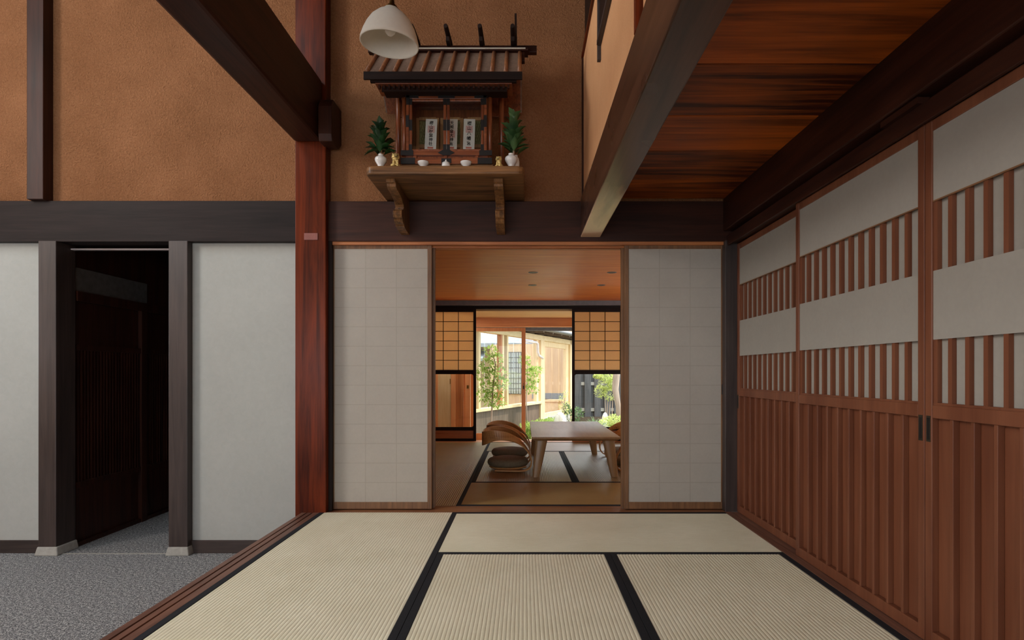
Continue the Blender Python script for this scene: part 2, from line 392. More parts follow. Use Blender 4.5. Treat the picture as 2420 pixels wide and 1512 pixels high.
obj('plug', MB().box(*[(a-CX)*3.95/F for a in (719, 751)], 3.946, 3.96, at(0,567,3.95).z, at(0,551,3.95).z), plain('pink brown plug wood', rgb(134,78,68), .6), p_)
struct('pillar', MB().box(at(70,0,3.99).x, at(109,0,3.99).x, 3.965, 4.2, 2.109, TOP), M['dark_z'], 'slim dark upright post on the ochre wall at far left', 'pillar', .004)
struct('beam', MB().box(-1.54, -1.352, -2.6, 3.95, 2.487, 2.898), M['dark_y'], 'deep dark ceiling beam running back to the corner pillar', 'beam', .018)
struct('beam_tenon', MB().prism([(3.84,2.50),(3.86,2.456),(4.0,2.456),(4.05,2.5),(4.05,2.74),(3.88,2.74),(3.84,2.68)], 'x', -1.345, -1.255), M['dark_z'], 'dark projecting tenon block on the right side of the corner pillar', 'beam end', .006)
struct('beam', MB().box(.386, .520, -2.6, YB, 1.860, 2.122), M['pale_end_beam'], 'dark beam with pale end between the high wall and the board ceiling', 'beam', .006)
struct('wall_partition', MB().box(.41, .50, -2.6, YW, 2.12, 3.1), M['stucco_smooth'], 'light ochre partition wall above the right beam', 'wall')
struct('trim_4', MB().box(.395, .43, -2.6, YW, 3.1, 3.125), M['red_y'], 'reddish rail along the top of the ochre partition wall', 'trim', .002)
struct('trim_5', MB().box(.398, .414, YW-.016, YW, 2.106, 3.1), M['dark_z'], 'thin dark corner strip beside the shrine wall', 'trim')
struct('wall_partition_top', MB().box(.42, .50, -2.6, YW, 3.125, TOP), M['blackwood_y'], 'dark boarding over the ochre partition wall', 'wall')
w = thing('window_1', 'dark framed wall opening high on the ochre partition wall', 'window', (.41, 2.6, 2.6), kind='structure')
obj('panel', MB().box(.402, .411, 2.16, 3.12, 2.69, 3.08), M['blackwood_y'], w)
obj('frame', MB().box(.392, .412, 3.12, 3.15, 2.60, 3.1).box(.386, .412, 2.12, 3.12, 2.675, 2.70), M['post_y'], w, .002)
struct('trim_6', MB().box(.385, .412, 2.02, 2.06, 2.12, 3.1), M['red_z'], 'reddish upright strip beside the high dark opening', 'trim', .002)

# door opening at left
struct('pillar', MB().box(-3.295, -3.174, 3.99, 4.165, FZ+.055, 1.835), M['post_z'], 'dark wooden door post left of the black doorway', 'door post', .004)
struct('pillar', MB().box(-2.411, -2.282, 3.99, 4.165, FZ+.055, 1.835), M['post_z'], 'dark wooden door post right of the black doorway', 'door post', .004)
def stone(x0, x1, y0, y1, label, sl=.012):
    mb = MB().loft([[(x0-sl,y0-sl,FZ),(x1+sl,y0-sl,FZ),(x1+sl,y1,FZ),(x0-sl,y1,FZ)], [(x0,y0,FZ+.058),(x1,y0,FZ+.058),(x1,y1,FZ+.058),(x0,y1,FZ+.058)]])
    return tag(obj('foundation_stone', mb, M['stone'], None, .006), label, 'stone', 'foundation stones under the door posts')
stone(-3.30, -3.165, 3.985, 4.17, 'grey foundation stone under the left post of the dark doorway')
stone(-2.415, -2.278, 3.985, 4.17, 'pale foundation stone under the right post of the dark doorway')
struct('trim_7', MB().box(-3.174, -2.411, 4.12, 4.15, 1.800, 1.809), M['metalwhite'], 'thin pale rail across the top of the dark doorway', 'rail')
struct('trim_8', MB().box(-3.174, -2.411, 4.02, 4.03, FZ, FZ+.004), M['stone'], 'thin pale floor strip across the dark doorway', 'floor strip')
# corridor behind
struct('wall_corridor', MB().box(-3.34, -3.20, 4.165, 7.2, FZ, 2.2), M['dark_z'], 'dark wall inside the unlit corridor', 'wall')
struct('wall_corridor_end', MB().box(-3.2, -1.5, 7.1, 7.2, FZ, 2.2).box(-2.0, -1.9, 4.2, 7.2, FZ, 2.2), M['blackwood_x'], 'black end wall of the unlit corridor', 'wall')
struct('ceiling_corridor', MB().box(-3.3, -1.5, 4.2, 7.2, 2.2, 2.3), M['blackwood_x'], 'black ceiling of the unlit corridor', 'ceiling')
d = thing('door_1', 'dark slatted wood door in the unlit corridor', 'door', (-3.15, 4.6, FZ), kind='structure')
obj('frame', MB().box(-3.20, -3.176, 4.18, 5.9, FZ, -.27).box(-3.20, -3.176, 4.18, 5.9, .12, .16).box(-3.20, -3.168, 4.88, 4.95, FZ, 1.5).box(-3.20, -3.176, 4.18, 5.9, 1.10, 1.14).box(-3.20, -3.17, 4.18, 5.9, 1.45, 1.52), M['dark_z'], d)
sl = MB()
for q in range(52): sl.box(-3.198, -3.184, 4.2+q*.0325, 4.212+q*.0325, .16, 1.10)
obj('slat_panel', sl, M['dark_z'], d)
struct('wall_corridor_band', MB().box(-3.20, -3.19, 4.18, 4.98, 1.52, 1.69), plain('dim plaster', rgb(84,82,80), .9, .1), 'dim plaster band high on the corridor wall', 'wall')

# ------------------------------------------------------------------ right side: ceiling, beams, wall
cb = [3.985, 3.565, 3.13, 2.70, 2.25, 1.81, 1.38, .95, .5, .05, -.4, -.9, -1.5, -2.6]
cl = MB()
pk = []
for a, b in zip(cb[:-1], cb[1:]): cl.box(.50, 1.38, b+.003, a-.003, 2.118, 2.138); pk += [random.random()]*6
pk += [0]*6
cl.box(.50, 1.6, -2.6, 4.02, 2.139, 2.16)
struct('ceiling', cl, M['ceil'], 'wide old reddish ceiling boards over the mats at right', 'ceiling', .003, plank=pk)
struct('beam', MB().box(1.354, 1.55, -2.6, YB-.002, 1.90, 2.13), M['dark_y'], 'dark beam above the tall sliding doors at right', 'beam', .006)
struct('trim_9', MB().box(1.375, 1.39, -2.6, 3.99, 1.80, 1.868).box(1.39, 1.55, -2.6, 3.99, 1.812, 1.868).box(1.42, 1.55, -2.6, 3.99, 1.868, 1.90), M['dark_y'], 'grooved head rail directly above the sliding doors at right', 'lintel', .002)
struct('trim_wedge', MB().box(1.358, 1.40, 2.03, 2.24, 1.868, 1.89), M['dark_y'], 'small wooden wedge on top of the door head rail', 'wedge')
struct('wall_right', MB().box(1.56, 1.66, -2.6, 4.2, FZ, 2.2), M['stucco_smooth'], 'wall behind the tall sliding doors', 'wall')
struct('pillar', MB().box(1.362, 1.455, 3.975, 4.16, -.002, 1.835), M['post_z'], 'dark corner post between the right paper screen and the tall doors', 'pillar', .003)

def tall_door(n, y0, y1, X, hand, label):
    """panelled sliding door facing -X; y1 is the far end; hand: list of y for finger pulls"""
    d = thing('door_%d' % n, label, 'sliding door', (X, (y0+y1)/2, 0), kind='structure')
    t = .032; sw = .034
    fr = MB().box(X, X+t, y0, y0+sw, .003, 1.808).box(X, X+t, y1-sw, y1, .003, 1.808)
    fr.box(X+.001, X+t-.001, y0+sw, y1-sw, 1.768, 1.806).box(X+.001, X+t-.001, y0+sw, y1-sw, .783, .828).box(X+.001, X+t-.001, y0+sw, y1-sw, .003, .05)
    obj('frame', fr, M['door_z'], d, .0025)
    a, b = y0+sw, y1-sw
    obj('backing_paper', MB().box(X+.024, X+.026, a, b, .828, 1.768), M['paper_wall'], d)
    sl = MB(); n_ = 12; p = (b-a)/n_
    for q in range(n_):
        yc = b - q*p - .008 if q == 0 else b - q*p
        sl.box(X+.008, X+.0235, yc-.009, yc+.009, .828, 1.768)
    sl.box(X+.006, X+.0235, a, b, .828, .836)
    obj('slat_lattice', sl, M['door_z'], d)
    obj('paper_band', MB().box(X+.0055, X+.0075, a, b, 1.528, 1.768), M['paper_wall'], d)
    obj('paper_band', MB().box(X+.0055, X+.0075, a, b, 1.052, 1.288), M['paper_wall'], d)
    obj('band_edge', MB().box(X+.004, X+.009, a, b, 1.524, 1.529), M['frame_y'], d)
    dp = MB().box(X+.024, X+.031, a, b, .05, .783)
    for q in range(1, 10): dp.box(X+.002, X+.024, a+q*(b-a)/10-.007, a+q*(b-a)/10+.007, .05, .783)
    obj('board_panel', dp, M['door_z'], d, .0015)
    for yc in hand:
        h = obj('finger_pull', MB().box(X-.001, X+.001, yc-.0105, yc+.0105, .70, .79), M['pull'], d)
        obj('recess', MB().box(X-.0018, X-.001, yc-.0065, yc+.0065, .708, .782), M['black'], h)
tall_door(2, 2.985, 3.972, 1.44, [3.955], 'farthest tall sliding door, by the dark corner post')
tall_door(3, 2.057, 3.03, 1.40, [2.075], 'middle tall sliding door with striped paper windows and a finger pull')
tall_door(4, 1.08, 2.053, 1.40, [2.035], 'nearest tall sliding door with striped paper windows, cut by the right edge')
tall_door(5, .10, 1.12, 1.44, [], 'last tall sliding door, beside the viewer')

# ------------------------------------------------------------------ white paper screens between the rooms
def screen(n, x0, x1, y, pull, label):
    d = thing('door_%d' % n, label, 'paper sliding screen', ((x0+x1)/2, y, 0), kind='structure')
    zb, zt = .004, at(0, 579, y).z; sw = .017; t = .028
    fr = MB().box(x0, x0+sw, y, y+t, zb, zt).box(x1-sw-.012, x1, y, y+t, zb, zt) if pull == 'l' else MB().box(x0, x0+sw+.012, y, y+t, zb, zt).box(x1-sw, x1, y, y+t, zb, zt)
    l0 = x0+sw if pull == 'l' else x0+sw+.012; l1 = x1-sw-.012 if pull == 'l' else x1-sw
    pz0, pz1 = at(0, 1186, y).z, at(0, 588, y).z
    fr.box(l0, l1, y+.001, y+t-.001, zb, pz0).box(l0, l1, y+.001, y+t-.001, pz1, zt)
    obj('frame', fr, M['frame_z'], d, .002)
    obj('paper_sheet', MB().box(l0, l1, y+.0035, y+.0045, pz0, pz1), M['paper'], d)
    lt = MB()
    for q in (1, 2): lt.box(l0+q*(l1-l0)/3-.004, l0+q*(l1-l0)/3+.004, y+.0047, y+.018, pz0, pz1)
    for q in range(1, 13): lt.box(l0, l1, y+.0047, y+.016, pz0+q*(pz1-pz0)/13-.003, pz0+q*(pz1-pz0)/13+.003)
    obj('lattice', lt, M['frame_x'], d)
    sm = MB()
    for q in range(1, 13): sm.box(l0, l1, y+.0030, y+.0036, pz0+q*(pz1-pz0)/13-.0028, pz0+q*(pz1-pz0)/13+.0028)
    for q in (1, 2): sm.box(l0+q*(l1-l0)/3-.0028, l0+q*(l1-l0)/3+.0028, y+.0029, y+.0036, pz0, pz1)
    obj('paper_seam', sm, M['seam'], d)
    xp = x0+.008 if pull == 'l' else x1-.008
    obj('finger_pull', MB().box(xp-.005, xp+.005, y-.001, y+.004, .79, .86), M['black'], d)
yS = 4.035
screen(6, at(784,0,yS).x, at(1020,0,yS).x, yS, 'l', 'white paper sliding screen between the pillar and the opening')
screen(7, at(1476,0,yS).x, at(1710,0,yS).x, yS, 'r', 'white paper sliding screen right of the opening, by the corner post')
screen(8, at(792,0,4.08).x, at(1028,0,4.08).x, 4.08, 'l', 'second paper screen stacked behind the left white screen')
screen(9, at(1468,0,4.08).x, at(1704,0,4.08).x, 4.08, 'r', 'second paper screen stacked behind the right white screen')
struct('trim_10', MB().box(-1.33, 1.40, 4.012, 4.15, 1.812, 1.834).box(-1.33, 1.40, 4.066, 4.076, 1.803, 1.812).box(-1.33, 1.40, 4.112, 4.15, 1.803, 1.812), M['cedar_x'], 'thin lighter head rail above the white paper screens', 'lintel', .001)
struct('trim_11', MB().box(-1.33, -1.306, 4.0, 4.15, 0, 1.834), M['blackwood_z'], 'narrow dark strip between pillar and left paper screen', 'trim')

# ------------------------------------------------------------------ shell out of frame + windows that light the room
kx0, kx1, ky0, ky1 = -4.3, -2.5, .6, 2.6
struct('ceiling_high', MB().box(XL-.1, kx0, YBACK-.1, 4.2, TOP, TOP+.1).box(kx1, .5, YBACK-.1, 4.2, TOP, TOP+.1).box(kx0, kx1, YBACK-.1, ky0, TOP, TOP+.1).box(kx0, kx1, ky1, 4.2, TOP, TOP+.1), M['dark_x'], 'dark high ceiling over the entrance hall', 'ceiling')
lw = MB()
Y0, Y1, Z0, Z1 = .1, 1.5, 2.7, 4.4      # high window
y0, y1, z0, z1 = 3.0, 3.97, .8, 2.0      # low entrance window
lw.box(XL-.12, XL, YBACK, 4.2, Z1, TOP).box(XL-.12, XL, YBACK, Y0, Z0, Z1).box(XL-.12, XL, Y1, 4.2, Z0, Z1)
lw.box(XL-.12, XL, YBACK, 4.2, z1, Z0).box(XL-.12, XL, YBACK, y0, z0, z1).box(XL-.12, XL, y1, 4.2, z0, z1).box(XL-.12, XL, YBACK, 4.2, FZ, z0)
struct('wall_left', lw, M['stucco_smooth'], 'entrance hall side wall with a high and a low window', 'wall')
bx0, bx1, bz0, bz1 = -4.2, .9, .25, 1.95
bw = MB().box(XL, 1.66, YBACK-.12, YBACK, bz1, TOP).box(XL, 1.66, YBACK-.12, YBACK, FZ, bz0).box(XL, bx0, YBACK-.12, YBACK, bz0, bz1).box(bx1, 1.66, YBACK-.12, YBACK, bz0, bz1)
struct('wall_front', bw, M['stucco_smooth'], 'wall behind the viewer with a wide window', 'wall')
def win(n, mb, label):
    struct('window_%d' % n, mb, M['pale_z'], label, 'window')
win(2, MB().box(XL-.08, XL-.03, Y0, Y1, Z0, Z0+.05).box(XL-.08, XL-.03, Y0, Y1, Z1-.05, Z1).box(XL-.08, XL-.03, Y0, Y0+.05, Z0, Z1).box(XL-.08, XL-.03, Y1-.05, Y1, Z0, Z1), 'high window frame of the entrance hall')
win(3, MB().box(XL-.08, XL-.03, y0, y1, z0, z0+.05).box(XL-.08, XL-.03, y0, y1, z1-.05, z1).box(XL-.08, XL-.03, y0, y0+.05, z0, z1).box(XL-.08, XL-.03, y1-.05, y1, z0, z1), 'low window frame of the entrance hall')
win(4, MB().box(bx0, bx1, YBACK-.08, YBACK-.03, bz0, bz0+.05).box(bx0, bx1, YBACK-.08, YBACK-.03, bz1-.05, bz1).box(-1.7, -1.64, YBACK-.08, YBACK-.03, bz0, bz1), 'wide window frame behind the viewer')
struct('window_7', MB().box(kx0, kx1, ky0, ky0+.04, TOP+.02, TOP+.1).box(kx0, kx1, ky1-.04, ky1, TOP+.02, TOP+.1).box(kx0, kx0+.04, ky0, ky1, TOP+.02, TOP+.1).box(kx1-.04, kx1, ky0, ky1, TOP+.02, TOP+.1), M['dark_x'], 'skylight frame in the high ceiling', 'skylight')
def area(name, loc, rot, sx, sy, e, c=(1,1,1)):
    l = bpy.data.lights.new(name, 'AREA'); l.shape = 'RECTANGLE'; l.size = sx; l.size_y = sy; l.energy = e; l.color = c
    o = bpy.data.objects.new(name, l); COL.objects.link(o); o.location = loc; o.rotation_euler = rot; return o
K_HIGH, K_LOW, K_BACK, K_RL, K_RR, K_SKY = 144, 9, 14, 4, 11, 36
area('daylight_high_window', (XL-.1, (Y0+Y1)/2, (Z0+Z1)/2), (0, R(-90), 0), Z1-Z0-.1, Y1-Y0-.1, K_HIGH, (1,.97,.93))
area('daylight_skylight', ((kx0+kx1)/2, (ky0+ky1)/2, TOP+.11), (0, 0, 0), kx1-kx0, ky1-ky0, K_SKY, (.95,.98,1))
area('daylight_low_window', (XL-.1, (y0+y1)/2, (z0+z1)/2), (0, R(-90), 0), z1-z0-.1, y1-y0-.1, K_LOW, (.96,.98,1))
area('daylight_back_window', ((bx0+bx1)/2, YBACK-.1, (bz0+bz1)/2), (R(90), 0, 0), bx1-bx0-.1, bz1-bz0-.1, K_BACK, (1,.98,.95))

# ------------------------------------------------------------------ shrine shelf
t = thing('shrine_shelf', 'thick dark wooden wall shelf on two carved brackets below the household shrine', 'shelf', (-.467, YB, 1.87))
x0, x1, yf, yr = -.939, .004, 3.472, 4.045
def rr(x0, x1, y0, y1, r, n=6):
    p = []
    for cx_, cy_, a in ((x0+r, y0+r, 180), (x1-r, y0+r, 270)):
        for q in range(n+1): p.append((cx_+r*math.cos(R(a+90*q/n)), cy_+r*math.sin(R(a+90*q/n))))
    return p + [(x1, y1), (x0, y1)]
obj('board', MB().prism(rr(x0, x1, yf, yr, .045), 'z', 2.112, 2.162), M['shelf_x'], t, .009, seg=3)
prof = [(3.55,2.112),(3.548,2.075),(3.572,2.062),(3.578,2.035),(3.60,2.015),(3.655,2.012),(3.715,1.998),(3.765,1.972),(3.80,1.945),(3.812,1.915),(3.795,1.90),(3.800,1.885),(3.765,1.868),(3.742,1.84),(3.738,1.80),(3.752,1.765),(3.775,1.752),(3.770,1.740),
        (3.79,1.715),(3.82,1.70),(3.815,1.69),(3.86,1.675),(3.93,1.662),(3.995,1.66),(3.995,2.10),(3.93,2.112)]
# side profile rescaled so that the foot ends at the lower edge of the beam
pz = [(y, 2.112-(2.112-z)*(2.112-1.875)/(2.112-1.66)) for y, z in prof]
for xa in (-.833, -.182):
    obj('bracket', MB().prism(pz, 'x', xa, xa+.056), M['shelf_z'], t, .005)

# ------------------------------------------------------------------ household shrine
XC = -.470; SZ = 2.162
t = thing('household_shrine', 'dark wooden miniature shrine with ribbed gable roof and glass doors', 'household shrine', (XC, 3.72, SZ))
S = 'shrine_'
obj('plinth', MB().box(XC-.285, XC+.285, 3.563, 3.90, SZ, 2.20).box(XC-.33, XC+.36, 3.556, 3.93, SZ, 2.178), M['shelf_x'], t, .003)
body = MB().box(XC-.25, XC-.235, 3.60, 3.87, 2.2, 2.70).box(XC+.235, XC+.25, 3.60, 3.87, 2.2, 2.70).box(XC-.25, XC+.25, 3.855, 3.87, 2.2, 2.70)
body.box(XC-.25, XC+.25, 3.59, 3.87, 2.27, 2.29).box(XC-.25, XC+.25, 3.58, 3.87, 2.66, 2.70).box(XC-.25, XC+.25, 3.585, 3.595, 2.2, 2.28)
obj('cabinet', body, M['shrine_z'], t, .001)
ib = MB()
for a in (-.158, 0, .158):
    ib.box(XC+a-.075, XC+a-.055, 3.835, 3.855, 2.29, 2.60).box(XC+a+.055, XC+a+.075, 3.835, 3.855, 2.29, 2.60).box(XC+a-.055, XC+a+.055, 3.835, 3.855, 2.585, 2.605).box(XC+a-.055, XC+a+.055, 3.838, 3.855, 2.41, 2.43).box(XC+a-.045, XC+a+.045, 3.843, 3.855, 2.30, 2.395)
obj('inner_panel', ib, wood('inner panel wood', rgb(168,118,74), rgb(208,158,106), 'z', .45, 3), t, .001)
for a in (-.158, 0, .158): obj('inner_cloth', MB().box(XC+a-.055, XC+a+.055, 3.851, 3.8545, 2.43, 2.585), plain('faded brocade', rgb(150,146,96), .7, .2, var=.2, scale=90), t)
il = MB()
for a in (-.158, 0, .158):
    for q in range(8):
        il.bar((XC+a-.05+q*.0125, 3.848, 2.435), (XC+a-.05+q*.0125+.04, 3.848, 2.58), .0025, .004, (0,1,0))
        il.bar((XC+a-.01+q*.0125-.04, 3.848, 2.58), (XC+a-.01+q*.0125, 3.848, 2.435), .0025, .004, (0,1,0))
obj('inner_lattice', il, plain('brass lattice', rgb(120,104,60), .5, metal=.4), t)
for sx in (-1, 1):
    obj('front_post', MB().tube([(XC+sx*.262, 3.60, 2.195), (XC+sx*.262, 3.60, 2.70)], .0135, 14), M['shrine_z'], t, smooth=True)
fr = MB().box(XC-.288, XC+.288, 3.572, 3.602, 2.630, 2.656).box(XC-.275, XC+.275, 3.565, 3.60, 2.205, 2.24).box(XC-.275, XC+.275, 3.565, 3.60, 2.257, 2.285).box(XC-.245, XC+.245, 3.575, 3.60, 2.604, 2.63)
fr.box(XC-.245, XC-.228, 3.57, 3.60, 2.285, 2.63).box(XC+.228, XC+.245, 3.57, 3.60, 2.285, 2.63)
for a in (-.19, -.005, .185): fr.box(XC+a-.01, XC+a+.01, 3.57, 3.6, 2.24, 2.257)
obj('front_frame', fr, M['shrine_x'], t, .002)
for sx in (-1, 1):
    ob = obj('ridge_pillar', MB().tube([(XC+sx*.328, 3.74, 2.165), (XC+sx*.328, 3.74, 2.93)], .0165, 18), M['shrine_z'], t, smooth=True)
# corner fittings
def fitting(mb, par): obj('iron_fitting', mb, M['black'], par)
for sx in (-1, 1):
    fitting(MB().box(XC+sx*.19, XC+sx*.277, 3.561, 3.566, 2.204, 2.241), t); fitting(MB().box(XC+sx*.20, XC+sx*.277, 3.561, 3.566, 2.256, 2.286), t)
    fitting(MB().box(XC+sx*.243, XC+sx*.225, 3.566, 3.571, 2.565, 2.63), t); fitting(MB().box(XC+sx*.247, XC+sx*.17, 3.566, 3.5755, 2.607, 2.629), t); fitting(MB().box(XC+sx*.2455, XC+sx*.2275, 3.566, 3.5705, 2.43, 2.50), t)
    fitting(MB().tube([(XC+sx*.262,3.572,2.643),(XC+sx*.262,3.566,2.643)], .008, 12), t)
fitting(MB().box(XC-.05, XC+.05, 3.566, 3.5755, 2.607, 2.629), t); fitting(MB().box(XC-.03, XC+.03, 3.561, 3.566, 2.208, 2.237), t)
fitting(MB().prism([(XC-.05,2.271),(XC-.02,2.256),(XC+.02,2.256),(XC+.05,2.271),(XC+.02,2.288),(XC-.02,2.288)], 'y', 3.559, 3.566), t)
for sx in (-1, 1):
    a, b = (XC-.226, XC-.002) if sx < 0 else (XC+.002, XC+.226)
    w = .017
    dm = MB().box(a, a+w, 3.572, 3.588, 2.287, 2.602).box(b-w, b, 3.572, 3.588, 2.287, 2.602).box(a+w, b-w, 3.573, 3.587, 2.287, 2.298).box(a+w, b-w, 3.573, 3.587, 2.588, 2.602)
    dr = obj('door', dm, M['shrine_z'], t, .003)
    for e0, e1 in ((a-.001, a+w+.001), (b-w-.001, b+.001)):
        for u, v in ((2.286,2.325),(2.41,2.475),(2.565,2.603)): fitting(MB().box(e0, e1, 3.570, 3.573, u, v), dr)
    obj('glass_pane', MB().box(a+w, b-w, 3.579, 3.581, 2.298, 2.588), M['glass'], dr)
# roof: two slopes
RX = .457; RF, RRG, RB = (3.42, 2.684), (3.72, 2.968), (3.965, 2.715)
def slope(p, q, th):
    d = Vector((0, q[0]-p[0], q[1]-p[1])); n = Vector((0, -d.z, d.y)).normalized()
    if n.z < 0: n = -n
    return d, n
rf = MB().prism([RF, (RF[0]+.012, RF[1]-.03), (RRG[0], RRG[1]-.035), (RB[0]-.01, RB[1]-.03), RB, RRG], 'x', XC-RX, XC+RX)
obj('roof', rf, M['roof_y'], t, .002)
rb = MB()
for q in range(12):
    x = XC-RX+.012+q*(2*RX-.024)/11
    rb.tube([(x, RF[0]+.004, RF[1]+.008), (x, RRG[0], RRG[1]+.006)], .0125, 8)
obj('roof_rib', rb, M['rib_y'], t, smooth=True)
obj('eave_back_board', MB().box(XC-.37, XC+.37, 3.476, 3.484, 2.600, 2.632).box(XC-.37, XC+.37, 3.484, 3.60, 2.62, 2.632), M['blackwood_x'], t)
obj('eave_purlin', MB().box(XC-.40, XC+.40, 3.44, 3.60, 2.630, 2.640), M['shrine_x'], t, .001)
obj('eave_board', MB().box(XC-RX-.004, XC+RX+.004, 3.413, 3.425, 2.642, 2.687).box(XC-RX+.03, XC+RX-.03, 3.43, 3.45, 2.634, 2.65), M['blackwood_x'], t, .001)
for q in range(27):
    x = XC-.38+q*.76/26
    obj('rafter', MB().box(x-.0055, x+.0055, 3.452, 3.474, 2.610, 2.630), M['dark_y'], t)
gb = MB()
for sx in (-1, 1):
    xx = XC+sx*.345
    gb.prism([(3.50,2.655),(3.72,2.90),(3.92,2.70),(3.90,2.66),(3.72,2.80),(3.56,2.64)], 'x', xx-.012, xx+.012)
    for yy, zz in ((3.52,2.655),(3.84,2.745),(3.92,2.665)): gb.box(XC+sx*.25, XC+sx*.37, yy-.012, yy+.012, zz-.024, zz+.002)
gb.box(XC-.30, XC+.30, 3.60, 3.88, 2.70, 2.72).box(XC-.33, XC+.33, 3.73, 3.75, 2.90, 2.94)
obj('gable', gb, M['shrine_y'], t, .001)
obj('ridge_highlight', MB().box(XC-.485, XC+.48, 3.669, 3.676, 2.960, 2.967), M['shade'], t)  # pale strip standing in for the highlight along the ridge
obj('soffit', MB().prism([(3.45,2.665),(3.72,2.928),(3.955,2.683),(3.955,2.677),(3.72,2.918),(3.45,2.655)], 'x', XC-RX+.01, XC+RX-.01), M['shrine_y'], t)
obj('ridge', MB().box(XC-.49, XC+.497, 3.675, 3.765, 2.955, 2.972).box(XC-.50, XC+.505, 3.69, 3.75, 2.972, 2.988).box(XC-.475, XC+.475, 3.70, 3.74, 2.90, 2.955).box(XC-.52, XC+.552, 3.735, 3.775, 2.975, 3.018), M['dark_x'], t, .002)
for a in (-.41, -.205, 0, .205, .402):
    obj('ridge_log', MB().tube([(XC+a, 3.53, 3.022), (XC+a, 3.56, 3.025), (XC+a, 3.74, 3.035), (XC+a, 3.88, 3.025)], [.0125, .014, .016, .0125], 14), M['blackwood_y'], t, .0015)
    obj('saddle_block', MB().box(XC+a-.0115, XC+a+.0105, 3.625, 3.80, 2.985, 3.012), M['blackwood_y'], t, .001)
for sx in (-1, 1):
    xx = XC+sx*.408 + .012
    obj('forked_finial', MB().bar((xx, 3.78, 2.945), (xx, 3.60, 3.135), .013, .03).bar((xx, 3.705, 2.985), (xx, 3.83, 3.11), .012, .03), M['blackwood_z'], t, .001)

# paper talismans
def glyphs(txt, cx_, zt, size, step, y, parent, mat):
    mb = MB()
    for k, ch in enumerate(txt):
        cu = bpy.data.curves.new('ink', 'FONT'); cu.body = ch; cu.size = size; cu.align_x = 'CENTER'; cu.extrude = 0.0003; cu.offset = .00035
        o = bpy.data.objects.new('ink', cu); COL.objects.link(o)
        dg = bpy.context.evaluated_depsgraph_get(); dg.update()
        me = bpy.data.meshes.new_from_object(o.evaluated_get(dg), depsgraph=dg)
        i = len(mb.v)
        if len(me.vertices):
            xs = [v.co.x for v in me.vertices]; ys = [v.co.y for v in me.vertices]
            mx, my = (min(xs)+max(xs))/2, (min(ys)+max(ys))/2
            mb.v += [Vector((cx_+v.co.x-mx, y-v.co.z, zt-(k+.5)*step+(v.co.y-my))) for v in me.vertices]
            mb.f += [tuple(i+q for q in p.vertices) for p in me.polygons]
        COL.objects.unlink(o); bpy.data.objects.remove(o); bpy.data.curves.remove(cu); bpy.data.meshes.remove(me)
    return obj('lettering', mb, mat, parent)
def talisman(x, txt, size, label, seal, tilt):
    y, z0, h, w = 3.675, 2.3355, .193, .0715
    t = thing('paper_talisman', label, 'paper slip', (x, y, z0), 'paper slips inside the shrine')
    obj('slip', MB().box(x-w/2, x+w/2, y, y+.0015, z0, z0+h), M['slip'], t)
    glyphs(txt, x, z0+h-.012, size, (h-.034)/len(txt), y-.0012, t, M['ink'])
    a = .022; zc = z0+h*seal
    obj('seal', MB().box(x-a, x+a, y-.0004, y, zc-a, zc+a), M['seal_pale'], t)
    obj('seal', MB().box(x-.018, x+.018, y-.0004, y, z0+.003, z0+.015), M['seal'], t)
    t.rotation_euler = (R(-3), R(tilt), 0)
talisman(-.585, '櫻山秋葉神社', .0255, 'white paper slip with six black characters, left in the shrine', .66, 2.2)
talisman(-.455, '天照皇大神宮', .0255, 'white paper slip half hidden behind the meeting door stiles of the shrine', .5, 1.5)
talisman(-.345, '櫻山八幡宮', .028, 'white paper slip with five black characters, right in the shrine', .66, 1.5)

# offerings on the shelf
def vase(x, y, s, label):
    t = thing('porcelain_vase', label, 'vase', (x, y, SZ), 'white porcelain vases beside the shrine')
    pr = [(.0,0),(.018,0),(.0185,.004),(.0165,.012),(.022,.026),(.034,.044),(.038,.058),(.035,.068),(.024,.076),(.0165,.080),(.0165,.085),(.0175,.090),(.015,.091),(.014,.084)]
    obj('body', MB().lathe([(r*s, z*s) for r, z in pr], (x, y, SZ), 28, False), M['porcelain'], t, smooth=True)
    return t
def P3(px, D): return (px-CX)*D/F
vase(P3(900, 3.53), 3.53, .96, 'white vase at the left end of the shrine shelf')
vase(P3(1208, 3.53), 3.53, 1.0, 'round white vase at the right end of the shrine shelf')
t = thing('porcelain_bottle', 'straight white bottle standing behind the right vase', 'bottle', (P3(1219, 3.58), 3.585, SZ))
obj('body', MB().lathe([(.0,0),(.021,0),(.023,.01),(.023,.06),(.019,.082),(.012,.09),(.012,.10)], (P3(1219,3.58), 3.585, SZ), 20, False), M['porcelain'], t, smooth=True)
